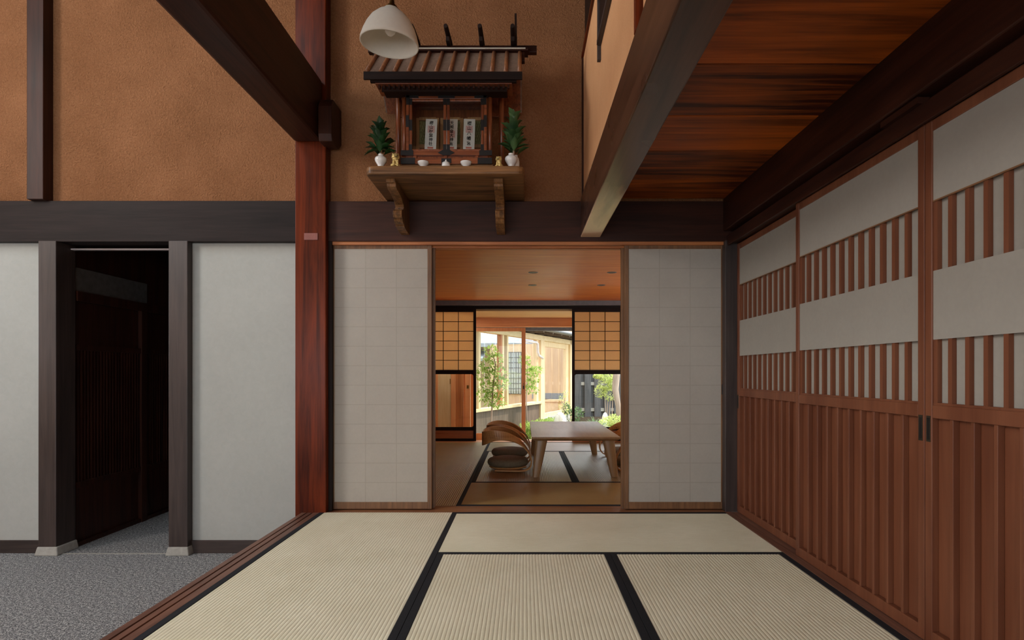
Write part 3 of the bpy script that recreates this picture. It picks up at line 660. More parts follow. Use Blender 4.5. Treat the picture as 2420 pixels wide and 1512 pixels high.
def sprig(px, pz0, pz1, D, rad, n, mat, label, droop=None):
    x = P3(px, D); z0 = EYE+(HY-pz0)*D/F; z1 = EYE+(HY-pz1)*D/F
    t = thing('evergreen_sprig', label, 'leafy sprig', (x, D, z0), 'evergreen sprigs in the white vases')
    obj('stem', MB().tube([(x, D, z0-.07), (x, D, z0), (x+.005, D, (z0+z1)/2), (x, D, z1-.03)], [.006,.006,.005,.003], 6), M['bark'], t)
    mb = MB()
    for k in range(n):
        u = k/(n-1); a = k*2.4; zz = z0 - .012 + (z1-z0-.05)*u**.9
        out = rad*(.95-.62*u)*random.uniform(.55,1.1)*(.55+.45*math.sin(min(1, u*5+.3)*math.pi/2))
        el = .72+.6*u + random.uniform(-.3,.35)
        dr = Vector((math.cos(a)*math.cos(el), math.sin(a)*math.cos(el), math.sin(el)))
        base = Vector((x+math.cos(a)*out*.25, D+math.sin(a)*out*.25, zz))
        nr = Vector((-math.cos(a)*math.sin(el), -math.sin(a)*math.sin(el), math.cos(el)))
        mb.leaf(base, dr, nr, random.uniform(.078,.092)*(.75+.35*out/rad), random.uniform(.046,.054), .3, .2)
    if droop:
        for ang, L in droop: mb.leaf((x, D-.01, z0+.015), (math.cos(ang), -.2, math.sin(ang)), (0,-.6,1), L, .04, .3, .25)
    obj('leaf_cluster', mb, mat, t, smooth=True)
sprig(899, 362, 280, 3.53, .112, 38, M['sakaki'], 'dark green sprig in the left shrine vase', [(3.3,.10),(-.0,.09),(2.8,.09),(.35,.09)])
sprig(1214, 362, 259, 3.545, .122, 42, M['sakaki2'], 'lighter green sprig in the right shrine vase', [(2.6,.10),(.5,.10),(.9,.09),(2.2,.09)])
def bowl(x, y, label):
    pr = [(.0,0),(.017,0),(.016,.008),(.026,.016),(.0335,.028),(.0345,.034),(.032,.033),(.024,.020),(.004,.013)]
    t = thing('offering_bowl', label, 'bowl', (x, y, SZ), 'small white offering bowls on the shrine shelf')
    obj('body', MB().lathe(pr, (x, y, SZ), 28, False), M['porcelain'], t, smooth=True)
bowl(P3(1000.5, 3.51), 3.51, 'small white footed bowl left of the lidded jar on the shrine shelf')
bowl(P3(1101.5, 3.51), 3.51, 'small white footed bowl right of the lidded jar on the shrine shelf')
x, y = P3(1054, 3.505), 3.505
t = thing('lidded_jar', 'small white jar with pointed lid in the middle of the shrine shelf', 'jar', (x, y, SZ))
obj('body', MB().lathe([(.0,0),(.022,0),(.0245,.006),(.025,.016),(.022,.022)], (x, y, SZ), 24, True), M['porcelain'], t, smooth=True)
obj('lid', MB().lathe([(.0235,.0222),(.024,.025),(.016,.031),(.006,.034),(.0045,.037),(.006,.041),(.003,.045),(.0006,.050)], (x, y, SZ), 24, True), M['porcelain'], t, smooth=True)
def lion_dog(x, y, s, label, rz):
    mb = MB(); c = Vector((x, y, SZ))
    def B(dx, dy, dz, a, b, h): mb.ball(c+Vector((dx,dy,dz))*s, a*s, b*s, h*s, 14, 9)
    B(0,.008,.012,.022,.024,.012); B(0,.006,.024,.0165,.018,.022); B(0,-.002,.036,.014,.013,.016)
    B(0,-.006,.052,.016,.015,.0145); B(0,-.019,.0475,.009,.008,.007); B(0,-.014,.058,.011,.006,.005)
    for q in (-1, 1):
        B(q*.0095,-.011,.018,.0055,.0055,.019); B(q*.010,-.016,.004,.0065,.008,.004); B(q*.0165,.006,.010,.009,.014,.010)
        B(q*.0125,-.001,.064,.005,.004,.006); B(q*.014,-.004,.050,.006,.008,.010); B(q*.008,.004,.040,.008,.008,.012)
    B(0,.022,.03,.008,.006,.017); B(0,.022,.047,.005,.005,.008); B(0,0,.066,.008,.009,.004)
    t = thing('lion_dog_figurine', label, 'figurine', (x, y, SZ), 'gilt guardian figurines on the shrine shelf')
    o = obj('body', mb, M['gold'], t, smooth=True)
    rm = o.modifiers.new('remesh', 'REMESH'); rm.mode = 'VOXEL'; rm.voxel_size = .0016*s; rm.use_smooth_shade = True
    f = MB()
    for q in (-1, 1): f.ball(c+Vector((q*.0065,-.0195,.0545))*s, .0022*s, n=8, m=5)
    f.box(x-.007*s, x+.007*s, y-.0275*s, y-.024*s, SZ+.0435*s, SZ+.0465*s)
    obj('face_marking', f, M['black'], t)
    t.rotation_euler = (0, 0, R(rz))
lion_dog(P3(935, 3.505), 3.505, 1.2, 'gilt seated lion-dog figurine beside the left vase', 14)
lion_dog(P3(1179, 3.505), 3.505, .95, 'smaller gilt lion-dog figurine beside the right vase', -10)

# ------------------------------------------------------------------ pendant lamp
LD = 2.6; lx, lz = P3(927, LD), EYE+(HY-97)*LD/F
t = thing('pendant_lamp', 'white dome pendant lamp hanging in front of the shrine roof', 'lamp', (lx, LD, lz+.19))
pr = [(.128,-.012),(.1275,0),(.119,.03),(.106,.062),(.088,.092),(.062,.118),(.040,.132),(.032,.138),(.032,.142)]
inner = [(r-.0035, z-.002) for r, z in reversed(pr)]
lp = MB().lathe(pr+inner, (lx, LD, lz), 48, False)
i0 = len(lp.v); n = 48; last = len(pr+inner)-1
for j in range(n): lp.f.append((last*n+j, last*n+(j+1) % n, (j+1) % n, j))
obj('shade', lp, M['shade'], t, smooth=True)
obj('socket', MB().lathe([(.0,.09),(.018,.09),(.018,.13),(.031,.136),(.03,.146),(.012,.165),(.008,.19),(.0,.19)], (lx, LD, lz), 20, False), M['brass'], t, smooth=True)
obj('bulb', MB().lathe([(.001,.026),(.012,.029),(.022,.040),(.0255,.054),(.022,.068),(.014,.082),(.012,.095)], (lx, LD, lz), 22, True), M['bulb'], t, smooth=True)
obj('cord', MB().tube([(lx, LD, lz+.188), (lx-.02, LD+.01, TOP)], .004, 8), M['brass'], t, smooth=True)
t.rotation_euler = (R(2), R(4), 0)

# ------------------------------------------------------------------ rear room
YF = 8.1
struct('wall_rear_left', MB().box(-2.3, -2.2, 4.2, 4.7, -.06, 2.0).box(-2.3, -2.2, 7.5, YF, -.06, 2.0).box(-2.3, -2.2, 4.7, 7.5, -.06, .35).box(-2.3, -2.2, 4.7, 7.5, 1.75, 2.0), M['stucco_smooth'], 'ochre side wall of the rear room at left', 'wall')
struct('wall_rear_right', MB().box(2.0, 2.1, 4.2, 4.7, -.06, 2.0).box(2.0, 2.1, 7.5, YF, -.06, 2.0).box(2.0, 2.1, 4.7, 7.5, -.06, .35).box(2.0, 2.1, 4.7, 7.5, 1.75, 2.0), M['stucco_smooth'], 'ochre side wall of the rear room at right', 'wall')
struct('wall_rear_front', MB().box(-2.3, -1.35, 4.16, 4.24, -.06, 2.0).box(1.42, 2.1, 4.16, 4.24, -.06, 2.0).box(-1.36, 1.6, 4.2, 4.24, 1.835, 2.0), M['stucco_smooth'], 'inner side of the wall around the paper screens', 'wall')
struct('ceiling_rear', MB().box(-2.3, 2.1, 4.2, YF+.05, 1.922, 1.96), M['ceil2'], 'finely boarded orange-brown ceiling of the rear room', 'ceiling')
struct('floor_rear_edge', MB().box(-2.3, GL-.002, 4.2, 7.96, -.06, -.004).box(GR+.002, 2.1, 4.2, 7.96, -.06, -.004), M['cedar_y'], 'board floor edge of the rear room beside the mats', 'floor')
struct('beam', MB().box(-2.3, 2.1, YF-.02, YF+.10, at(0,730,YF).z, 1.922), M['blackwood_x'], 'dark brown beam across the far end of the rear room', 'beam', .003)
struct('trim_12', MB().box(-2.3, 2.1, 7.962, YF+.12, -.06, -.001), M['orange_x'], 'orange wood threshold at the garden side of the rear room', 'threshold', .002)
struct('wall_rear_end', MB().box(-2.3, at(968,0,YF).x, YF, YF+.05, 0, 1.82).box(at(1510,0,YF).x, 2.1, YF, YF+.05, 0, 1.82), M['stucco_smooth'], 'far wall of the rear room beside the framed panels', 'wall')
def rounded(x0, x1, z0, z1, r, n=5):
    p = []
    for cx_, cz, a in ((x0+r, z0+r, 180), (x1-r, z0+r, 270), (x1-r, z1-r, 0), (x0+r, z1-r, 90)):
        for q in range(n+1): p.append((cx_+r*math.cos(R(a+90*q/n)), cz+r*math.sin(R(a+90*q/n))))
    return p
def snow_screen(n, pxa, pxb, label):
    """screen with paper above and a glass pane below"""
    x0, x1 = at(pxa,0,YF).x, at(pxb,0,YF).x; y = YF-.005; t_ = .03; Z = lambda p: at(0,p,YF).z
    d = thing('door_%d' % n, label, 'sliding screen', ((x0+x1)/2, y, 0), kind='structure')
    sw = .036
    fr = MB().box(x0, x0+sw, y, y+t_, 0, Z(730)).box(x1-sw, x1, y, y+t_, 0, Z(730))
    a, b = x0+sw, x1-sw
    for u, v in ((737,730),(884,874),(1017,1009),(1043,1036)): fr.box(a, b, y, y+t_, Z(u), Z(v))
    # rounded corners of the pane opening
    g0, g1, r = Z(1009), Z(884), .03
    for cx_, cz, sx, sz in ((a, g0, 1, 1), (b, g0, -1, 1), (a, g1, 1, -1), (b, g1, -1, -1)):
        poly = [(cx_, cz)] + [(cx_+sx*(r-r*math.sin(R(q*15))), cz+sz*(r-r*math.cos(R(q*15)))) for q in range(7)]
        fr.prism(poly, 'y', y+.004, y+t_-.004)
    obj('frame', fr, M['blackwood_z'], d, .002)
    obj('paper_sheet', MB().box(a, b, y+.017, y+.018, Z(874), Z(737)), M['paper_warm'], d)
    lt = MB(); nc = 4
    for q in range(1, nc): lt.box(a+q*(b-a)/nc-.004, a+q*(b-a)/nc+.004, y+.005, y+.016, Z(874), Z(737))
    for q in range(1, 6): lt.box(a, b, y+.006, y+.016, Z(874)+q*(Z(737)-Z(874))/6-.004, Z(874)+q*(Z(737)-Z(874))/6+.004)
    obj('lattice', lt, M['blackwood_x'], d)
    obj('glass_pane', MB().box(a, b, y+.012, y+.015, Z(1009), Z(884)), M['glass'], d)
    obj('kick_panel', MB().box(a, b, y+.01, y+.02, Z(1036), Z(1017)), M['cedar_x'], d)
snow_screen(10, 970, 1125, 'paper screen with glass pane and wood kick panel, left end of the rear room')
snow_screen(11, 1352, 1508, 'paper screen with glass pane showing the fence, right end of the rear room')

win(5, MB().box(-2.27, -2.23, 4.7, 7.5, .35, .39).box(-2.27, -2.23, 4.7, 7.5, 1.71, 1.75).box(-2.27, -2.23, 6.08, 6.12, .35, 1.75), 'added unseen side window frame of the rear room at left')
win(6, MB().box(2.03, 2.07, 4.7, 7.5, .35, .39).box(2.03, 2.07, 4.7, 7.5, 1.71, 1.75).box(2.03, 2.07, 6.08, 6.12, .35, 1.75), 'added unseen side window frame of the rear room at right')
area('fill_rear_left', (-2.29, 6.1, 1.05), (0, R(-90), 0), 1.3, 2.7, K_RL, (1,.95,.88))  # added fill through an unseen side window, brightens the rear room
area('fill_rear_right', (2.09, 6.1, 1.05), (0, R(90), 0), 1.3, 2.7, K_RR, (1,.95,.88))  # added fill from the opposite unseen window
# downlights
for px, py, lab in ((1260, 643.5, 'black recessed ceiling downlight, left one nearer the opening'), (1446, 643.5, 'black recessed ceiling downlight, right one nearer the opening'),
                    (1258.5, 673.5, 'black recessed ceiling downlight, left one nearer the garden'), (1421, 673.5, 'black recessed ceiling downlight, right one nearer the garden')):
    D = F*(1.922-EYE)/(HY-py); x = (px-CX)*D/F
    t = thing('ceiling_downlight', lab, 'ceiling light', (x, D, 1.922), 'recessed downlights in the rear room ceiling')
    obj('trim_ring', MB().lathe([(.034,-.0005),(.040,-.004),(.046,-.003),(.047,0)], (x, D, 1.922), 28, False), M['greymetal'], t, smooth=True)
    obj('black_baffle', MB().lathe([(.001,-.0012),(.036,-.0008)], (x, D, 1.922), 28, False), M['black'], t)

# low table
t = thing('low_table', 'low rectangular oak table standing on the rear room mats', 'table', (.4625, 6.04, 0))
tx0, tx1, ty0, ty1 = .067, .858, 5.19, 6.88
top = MB().loft([[(tx0+.03,ty0+.03,.335),(tx1-.03,ty0+.03,.335),(tx1-.03,ty1-.03,.335),(tx0+.03,ty1-.03,.335)],
                 [(tx0,ty0,.356),(tx1,ty0,.356),(tx1,ty1,.356),(tx0,ty1,.356)], [(tx0,ty0,.371),(tx1,ty0,.371),(tx1,ty1,.371),(tx0,ty1,.371)]])
obj('tabletop', top, M['table_y'], t, .004)
for sx, sy in ((0,0),(1,0),(0,1),(1,1)):
    fx = .108 if sx == 0 else .817; fy = 5.30 if sy == 0 else 6.80
    ux = .160 if sx == 0 else .765; uy = 5.33 if sy == 0 else 6.76
    rings = []
    for u in (0, .35, .7, 1):
        cx_, cy_ = fx+(ux-fx)*u, fy+(uy-fy)*u; a, b = .031+.024*u**.8, .026+.018*u
        rings.append([(cx_+a*math.copysign(abs(math.cos(q*math.pi/8))**.6, math.cos(q*math.pi/8)), cy_+b*math.copysign(abs(math.sin(q*math.pi/8))**.6, math.sin(q*math.pi/8)), .001+.336*u) for q in range(16)])
    obj('leg', MB().loft(rings, False), M['table_z'], t, smooth=True)

# legless bentwood chairs
def crom(P, n):
    out = []; Q = [P[0]]+P+[P[-1]]
    for k in range(1, len(Q)-2):
        for j in range(n):
            u = j/n; a, b, c, d = Q[k-1], Q[k], Q[k+1], Q[k+2]
            out.append([.5*((2*b[i])+(-a[i]+c[i])*u+(2*a[i]-5*b[i]+4*c[i]-d[i])*u*u+(-a[i]+3*b[i]-3*c[i]+d[i])*u**3) for i in range(len(b))])
    out.append(list(P[-1])); return out
# x, y, z, full width, twist (0 flat: width along y, 1 upright: width along z)
half = [(-.12,-.17,.014,.05,0),(.05,-.185,.014,.05,0),(.15,-.20,.018,.05,0),(.205,-.212,.045,.05,.0),(.226,-.222,.10,.05,.0),(.212,-.232,.17,.05,.05),
        (.165,-.240,.245,.055,.2),(.085,-.246,.31,.065,.5),(-.02,-.246,.345,.08,.8),(-.12,-.238,.35,.10,1),(-.20,-.205,.33,.12,1),(-.236,-.13,.312,.13,1),(-.243,0,.306,.13,1)]
full = half + [(x, -y, z, w, tw) for x, y, z, w, tw in reversed(half[:-1])]
def chair_mesh(c):
    pts = crom([list(p) for p in full], 5); rings = []
    for k, p in enumerate(pts):
        a, b = pts[max(k-1,0)], pts[min(k+1,len(pts)-1)]
        tg = Vector((b[0]-a[0], b[1]-a[1], b[2]-a[2])).normalized()
        tw = p[4]; side = 1 if p[1] <= 0 else -1
        ang = tw*math.pi/2
        u = Vector((0, math.cos(ang)*side, math.sin(ang)))
        u = (u - tg*u.dot(tg)).normalized(); n = tg.cross(u).normalized()
        o = Vector(c)+Vector(p[:3])
        w, th = p[3]/2, .007
        rings.append([o+u*w+n*th, o-u*w+n*th, o-u*w-n*th, o+u*w-n*th])
    return MB().loft(rings)
def chair(c, label, rz):
    c = Vector(c)
    t = thing('legless_chair', label, 'floor chair', c, 'bentwood floor chairs around the low table')
    obj('bentwood_back', chair_mesh(c), M['chair'], t, .002)
    obj('seat_base', MB().lathe([(.0,.022),(.175,.022),(.185,.03),(.18,.036),(.0,.036)], c, 32, False), M['chair'], t, smooth=True)
    obj('cushion', MB().lathe([(.0,.036),(.165,.038),(.19,.048),(.20,.07),(.196,.092),(.18,.108),(.14,.117),(.07,.121),(.0,.122)], c, 40, False), M['cushion'], t, smooth=True)
    t.rotation_euler = (0, 0, R(rz)); return t
c1 = chair((-.155, 5.74, 0), 'bentwood floor chair left of the low table, nearer the opening', 0)
for p, rz, lab in (((-.155, 6.44, 0), 0, 'bentwood floor chair left of the low table, nearer the garden'), ((1.085, 5.74, 0), 180, 'bentwood floor chair right of the low table, nearer the opening, mostly hidden'),
                   ((1.085, 6.44, 0), 180, 'bentwood floor chair right of the low table, nearer the garden')):
    c = copy_tree(c1); c.location = p; c.rotation_euler = (0, 0, R(rz)); c['label'] = lab

# ------------------------------------------------------------------ garden-side corridor (engawa)
YG = 9.15
struct('floor_engawa', MB().box(-2.3, 2.6, YF+.12, YG+.08, -.20, -.115), M['pale_x'], 'pale board floor of the narrow garden corridor', 'floor')
struct('ceiling_engawa', MB().box(-2.3, 2.6, YF+.05, YG+.1, 1.795, 1.83), M['ceil3'], 'pale board ceiling of the garden corridor', 'ceiling')
struct('beam', MB().box(-2.3, 2.6, YG, YG+.10, at(0,772,YG).z, 1.80), M['orange_x'], 'orange wood lintel above the garden glass door', 'lintel', .003)
struct('trim_13', MB().box(-2.3, 2.6, YG-.02, YG+.12, -.135, -.108), M['pale_x'], 'pale wood sill below the garden glass door', 'threshold')
d = thing('door_12', 'orange wood framed sliding glass door open to the garden', 'glass door', (at(1177,0,YG).x, YG, -.108), kind='structure')
gx0, gx1, gz0, gz1 = at(1112,0,YG).x, at(1242,0,YG).x, -.108, at(0,774,YG).z
sw = .062
obj('frame', MB().box(gx0, gx0+sw, YG+.02, YG+.055, gz0, gz1).box(gx1-sw, gx1, YG+.02, YG+.055, gz0, gz1).box(gx0+sw, gx1-sw, YG+.022, YG+.053, gz1-.055, gz1).box(gx0+sw, gx1-sw, YG+.022, YG+.053, gz0, gz0+.105), M['orange_z'], d, .002)
obj('glass_pane', MB().box(gx0+sw, gx1-sw, YG+.036, YG+.040, gz0+.105, gz1-.055), M['glass_door'], d)
hx = gx1-sw/2; hz = at(0,914,YG).z
obj('latch', MB().box(hx-.010, hx+.010, YG+.014, YG+.021, hz-.035, hz+.02).tube([(hx, YG+.012, hz+.045), (hx, YG+.02, hz+.045)], .007, 10), M['black'], d)
# left end of the engawa: board door and post
e = thing('door_13', 'striped cream and orange board door seen through the left glass pane', 'board door', (at(1060,0,8.9).x, 8.9, -.115), kind='structure')
def ex(p): return at(p,0,8.9).x
obj('pale_board', MB().box(ex(950), ex(1066), 8.9, 8.93, -.115, 1.795), M['pale_z'], e)
obj('edge_stile', MB().box(ex(1066), ex(1077), 8.885, 8.93, -.115, 1.795).box(ex(1028), ex(1035), 8.89, 8.9, -.115, 1.795), M['orange_z'], e, .002)
obj('dark_stile', MB().box(ex(1077), ex(1095), 8.91, 8.94, -.115, 1.795), M['cedar_z'], e, .002)
obj('pull', MB().tube([(ex(1064), 8.896, at(0,907,8.9).z), (ex(1064), 8.896, at(0,895,8.9).z)], .006, 8), M['brass'], e)
struct('pillar', MB().box(at(1095,0,9.0).x, at(1111,0,9.0).x, 9.0, 9.14, -.115, 1.795), M['orange_z'], 'peach-coloured post beside the garden glass door', 'post', .002)
tag(obj('wall_switch', MB().box(at(1103,0,9.0).x, at(1108,0,9.0).x, 8.99, 9.0, at(0,918,9.0).z, at(0,910,9.0).z), M['brass'], None, .002), 'small brass wall plate on the post left of the glass door', 'switch')
struct('wall_engawa_end', MB().box(-2.3, ex(950), 8.9, 9.25, -.2, 1.8).box(2.5, 2.6, YF, YG+.1, -.2, 1.8), M['pale_z'], 'board end wall of the garden corridor', 'wall')
t = thing('ceiling_downlight', 'added unseen downlight in the garden corridor lighting the striped board door', 'ceiling light', (-1.0, 8.5, 1.795), 'recessed downlights in the rear room ceiling')  # added fill lamp and ring, out of view, brightens the board door
obj('trim_ring', MB().lathe([(.034,-.0005),(.040,-.004),(.046,-.003),(.047,0)], (-1.0, 8.5, 1.795), 28, False), M['greymetal'], t, smooth=True)  # ring of the added unseen downlight
l_ = bpy.data.lights.new('engawa_fill_light', 'AREA'); l_.shape = 'DISK'; l_.size = .07; l_.energy = 7; l_.color = (1,.9,.76)
o_ = bpy.data.objects.new('engawa_fill_light', l_); COL.objects.link(o_); o_.location = (-1.0, 8.5, 1.790)
# own eave
struct('roof_eave', MB().box(-4.0, 4.5, 8.0, 9.95, 1.86, 1.96).box(-4.0, 4.5, 9.93, 9.98, 1.648, 1.90), M['greymetal'], 'grey underside and gutter of the eave over the garden corridor', 'eave')
struct('roof_own', MB().box(-6, 5.5, 4.2, 8.1, 2.32, 2.45).box(-2.31, -2.305, 4.2, 9.2, -.2, 2.4).box(2.62, 2.63, 4.2, 9.2, -.2, 2.4), M['greymetal'], 'roof over the rear room', 'roof')

# ------------------------------------------------------------------ garden
GZ = -.45
struct('ground', MB().box(-16, 18, 9.28, 40, GZ-.1, GZ), M['moss'], 'mossy garden earth', 'garden ground')
struct('bounce_gravel', MB().box(-4, 6, 9.3, 10.35, GZ, GZ+.04), plain('white bounce gravel', rgb(232,228,220), .8, .2, var=.08, scale=40), 'white bounce gravel strip added below the garden corridor', 'gravel')  # added reflector, bounces sunlight up onto the rear room ceiling
# wing with facade running away to the right
FD = Vector((.3786, .9255, 0)); FN = Vector((.9255, -.3786, 0)); F0 = Vector((-.83, 10.4, 0))
def fs(px): return (899.3/(86.6-.1284*(px-1127)) - 10.4)/.9255
def fp(s, n, z): return F0 + FD*s + FN*n + Vector((0,0,z))
def fbox(mb, s0, s1, n0, n1, z0, z1):
    i = len(mb.v)
    mb.v += [fp(s0,n0,z0), fp(s1,n0,z0), fp(s1,n1,z0), fp(s0,n1,z0), fp(s0,n0,z1), fp(s1,n0,z1), fp(s1,n1,z1), fp(s0,n1,z1)]
    mb.f += [tuple(i+k for k in q) for q in ((0,3,2,1),(4,5,6,7),(0,1,5,4),(1,2,6,5),(2,3,7,6),(3,0,4,7))]
    return mb
hs = thing('garden_wing', 'pale timber framed glazed wing along the garden', 'building', fp(2,0,GZ))
cd = MB(); s = -1.4
while s < 3.2:
    fbox(cd, s, s+.098, -.06, -.012, GZ, .245); s += .10
obj('cladding', cd, M['clad'], hs, .002)
beam_ = fbox(MB(), -1.4, 5.45, -.10, .03, 1.676, 1.79)
obj('head_beam', beam_, M['pale_y'], hs, .003)
obj('window_sill', fbox(MB(), -1.4, 3.2, -.09, .05, .245, .30), M['pale_y'], hs, .003)
def post(a, b, z0=.30, z1=1.676, n0=-.08, n1=.0, m='pale_z', nm='window_post'):
    obj(nm, fbox(MB(), a, b, n0, n1, z0, z1), M[m], hs, .002)
post(fs(1184), fs(1187.5), m='cedar_z'); post(fs(1188), fs(1192)); post(fs(1193), fs(1198), n0=-.16, n1=-.1, m='post_z'); post(fs(1199), fs(1202))
post(fs(1132), fs(1137)); post(fs(1268), fs(1272)); post(fs(1275), fs(1283), GZ, 1.676, -.10, .03)
post(-.35, -.28)
for a, b in ((-1.4, fs(1132)), (fs(1137), fs(1184)), (fs(1202), fs(1268))):
    obj('window_pane', fbox(MB(), a, b, -.045, -.041, .30, 1.676), M['glass'], hs)
dd = MB()
a, b = fs(1285), fs(1346)
fbox(dd, a, a+.12, -.09, -.02, -.10, 1.676); fbox(dd, b-.28, b-.06, -.09, -.02, -.10, 1.676); fbox(dd, a+.12, b-.28, -.085, -.025, 1.55, 1.676); fbox(dd, a+.12, b-.28, -.085, -.025, -.10, .0)
dr = obj('garden_door', dd, M['pale_z'], hs, .003)
obj('door_pane', fbox(MB(), a+.12, b-.28, -.06, -.056, .0, 1.55), M['glass'], dr)
obj('foundation', fbox(MB(), 3.2, 5.5, -.12, .02, GZ, -.10), M['stone'], hs)
obj('corner_post', fbox(MB(), b-.06, b+.1, -.10, .03, GZ, 1.79), M['pale_z'], hs, .003)
obj('indoor_floor', fbox(MB(), -1.4, 6.0, -2.6, -.12, GZ, -.12), M['cedar_y'], hs)
obj('indoor_wall', fbox(MB(), 6.0, 6.08, -2.6, -.1, -.12, 1.75), M['tan'], hs)
obj('backsplash', fbox(MB(), 5.97, 6.0, -1.3, -.1, .22, .38), M['greymetal'], hs)
obj('kitchen_counter', fbox(fbox(MB(), 5.3, 5.9, -.72, -.30, -.12, .17), 5.27, 5.93, -.75, -.27, .17, .22), M['pale_y'], hs, .004)
obj('paper_window', fbox(MB(), 5.955, 5.965, -2.09, -1.62, .35, 1.52), M['white'], hs)
ip = MB()
for q in range(7): fbox(ip, 5.94, 5.953, -2.09+q*.47/6-.007, -2.09+q*.47/6+.007, .35, 1.52)
for q in range(9): fbox(ip, 5.942, 5.953, -2.09, -1.62, .35+q*1.17/8-.008, .35+q*1.17/8+.008)
obj('paper_window_lattice', ip, M['post_z'], hs)
ev = fbox(MB(), -1.4, 6.2, -.3, .38, 1.885, 1.93); fbox(ev, -1.4, 6.2, .36, .40, 1.83, 1.93)
obj('eave', ev, M['greymetal'], hs)
obj('frieze_board', fbox(MB(), -1.4, 6.1, -.10, -.07, 1.79, 1.90), M['clad'], hs)
for q in range(12): obj('rafter', fbox(MB(), -1.2+q*.6, -1.12+q*.6, -.1, .36, 1.80, 1.885), M['clad'], hs)
gut = MB().tube([fp(-1.4,.45,1.87), fp(6.2,.45,1.87)], .04, 10); obj('gutter', gut, M['greymetal'], hs, smooth=True)
dp = MB().tube([fp(1.9,.12,1.60), fp(2.62,.12,1.60), fp(2.72,.11,1.57), fp(2.76,.10,1.40), fp(2.84,.09,1.33), fp(3.12,.08,1.27)], .028, 10)
obj('downpipe', dp, M['metalwhite'], hs, smooth=True)
# neighbour house beyond
nh = thing('tiled_house', 'grey tile roofed house beyond the glazed wing', 'house', (-2.6, 20, GZ))
obj('wall', MB().box(-7, -.2, 19.4, 24, GZ, 1.9), M['tan'], nh)
obj('roof', MB().prism([(18.2, 1.74), (21.6, 3.6), (25, 1.74), (25, 1.85), (21.6, 3.78), (18.2, 1.86)], 'x', -7.6, .6), M['kawara'], nh)
obj('lean_to_roof', MB().prism([(17.8, 1.30), (19.4, 1.62), (19.4, 1.70), (17.8, 1.38)], 'x', -4.2, -1.25), M['kawara'], nh)
# fence
fn = thing('board_fence', 'dark grey board fence with pale cross rails at the end of the garden', 'fence', (3.4, 17, GZ))
bw_ = MB(); bk = MB()
for q in range(20):
    x = 1.47+q*.285
    bw_.box(x, x+.185, 17.0, 17.025, GZ+.12, 2.2); bk.box(x+.15, x+.32, 17.085, 17.105, GZ+.12, 2.2)
obj('front_boards', bw_, M['fence'], fn, .003); obj('rear_boards', bk, M['fence'], fn)
rl = MB()
for py in (906.5, 968): z = at(0,py,17).z; rl.box(1.47, 7.2, 17.027, 17.083, z-.045, z+.045)
obj('rail', rl, M['fence_rail'], fn)
obj('base_wall', MB().box(1.47, 7.2, 16.98, 17.12, GZ, GZ+.12), M['clad'], fn)
struct('wall_garden_end', MB().box(-16, 18, 30, 30.2, GZ, 5.0), M['tan'], 'far boundary wall beyond the garden', 'wall')

def foliage(c, r, n, size, shell=.55):
    mb = MB(); c = Vector(c)
    for _ in range(n):
        v = Vector((random.gauss(0,1), random.gauss(0,1), random.gauss(0,1))).normalized()
        k = shell+(1-shell)*random.random()
        p = c + Vector((v.x*r[0], v.y*r[1], v.z*r[2]))*k
        d = (v + Vector((random.uniform(-.8,.8), random.uniform(-.8,.8), random.uniform(-.6,.9)))).normalized()
        mb.leaf4(p, d, Vector((random.uniform(-.5,.5), random.uniform(-.5,.5), 1)), size*random.uniform(.7,1.3), size*.5)
    return mb
def clumps(cs, n, size):
    mb = MB()
    for c, r in cs:
        f = foliage(c, r, n, size); i = len(mb.v); mb.v += f.v; mb.f += [tuple(i+k for k in q) for q in f.f]
    return mb
def shrub(name, label, cat, base, cs, n, size, mat, stems, group=None):
    t = thing(name, label, cat, base, group)
    st = MB()
    for pts, r in stems: st.tube(pts, r, 6)
    if stems: obj('trunk', st, M['bark'], t, smooth=True)
    obj('crown', clumps(cs, n, size), mat, t); return t
def G(px, py, D): return at(px, py, D)
def stem(p, q, r, wob=.03):
    p, q = Vector(p), Vector(q); m = (p+q)/2 + Vector((random.uniform(-wob,wob), 0, 0))
    return ([p, m, q], [r, r*.8, r*.55])
# topiary by the fence
D = 14.2; b = Vector((G(1436,0,D).x, D, GZ))
cs = [(G(1432,905,D), (.20,.2,.18)), (G(1420,925,D), (.15,.18,.16)), (G(1442,928,D), (.16,.18,.20)), (G(1436,892,D), (.18,.18,.14)), (G(1448,905,D), (.12,.15,.16)), (G(1412,889,D), (.09,.1,.04))]
shrub('clipped_tree', 'rounded pale green tree in front of the grey fence', 'tree', b, cs, 330, .05, M['leaf_yellow'],
      [stem(b+Vector((dx,0,0)), G(px,940,D), .016) for dx, px in ((-.06,1430),(.0,1436),(.05,1443),(.1,1448))])
D = 13.4; b = Vector((G(1464,0,D).x, D, GZ))
shrub('leaning_tree', 'thick pale leaning trunk at the right side of the glass pane', 'tree', b, [(G(1452,770,D), (.6,.6,.3)), (G(1500,760,D), (.6,.6,.35))], 300, .07, M['leaf'],
      [([b, G(1461,960,D), G(1454,920,D), G(1457,884,D), G(1455,800,D)], [.055,.06,.075,.08,.085])])
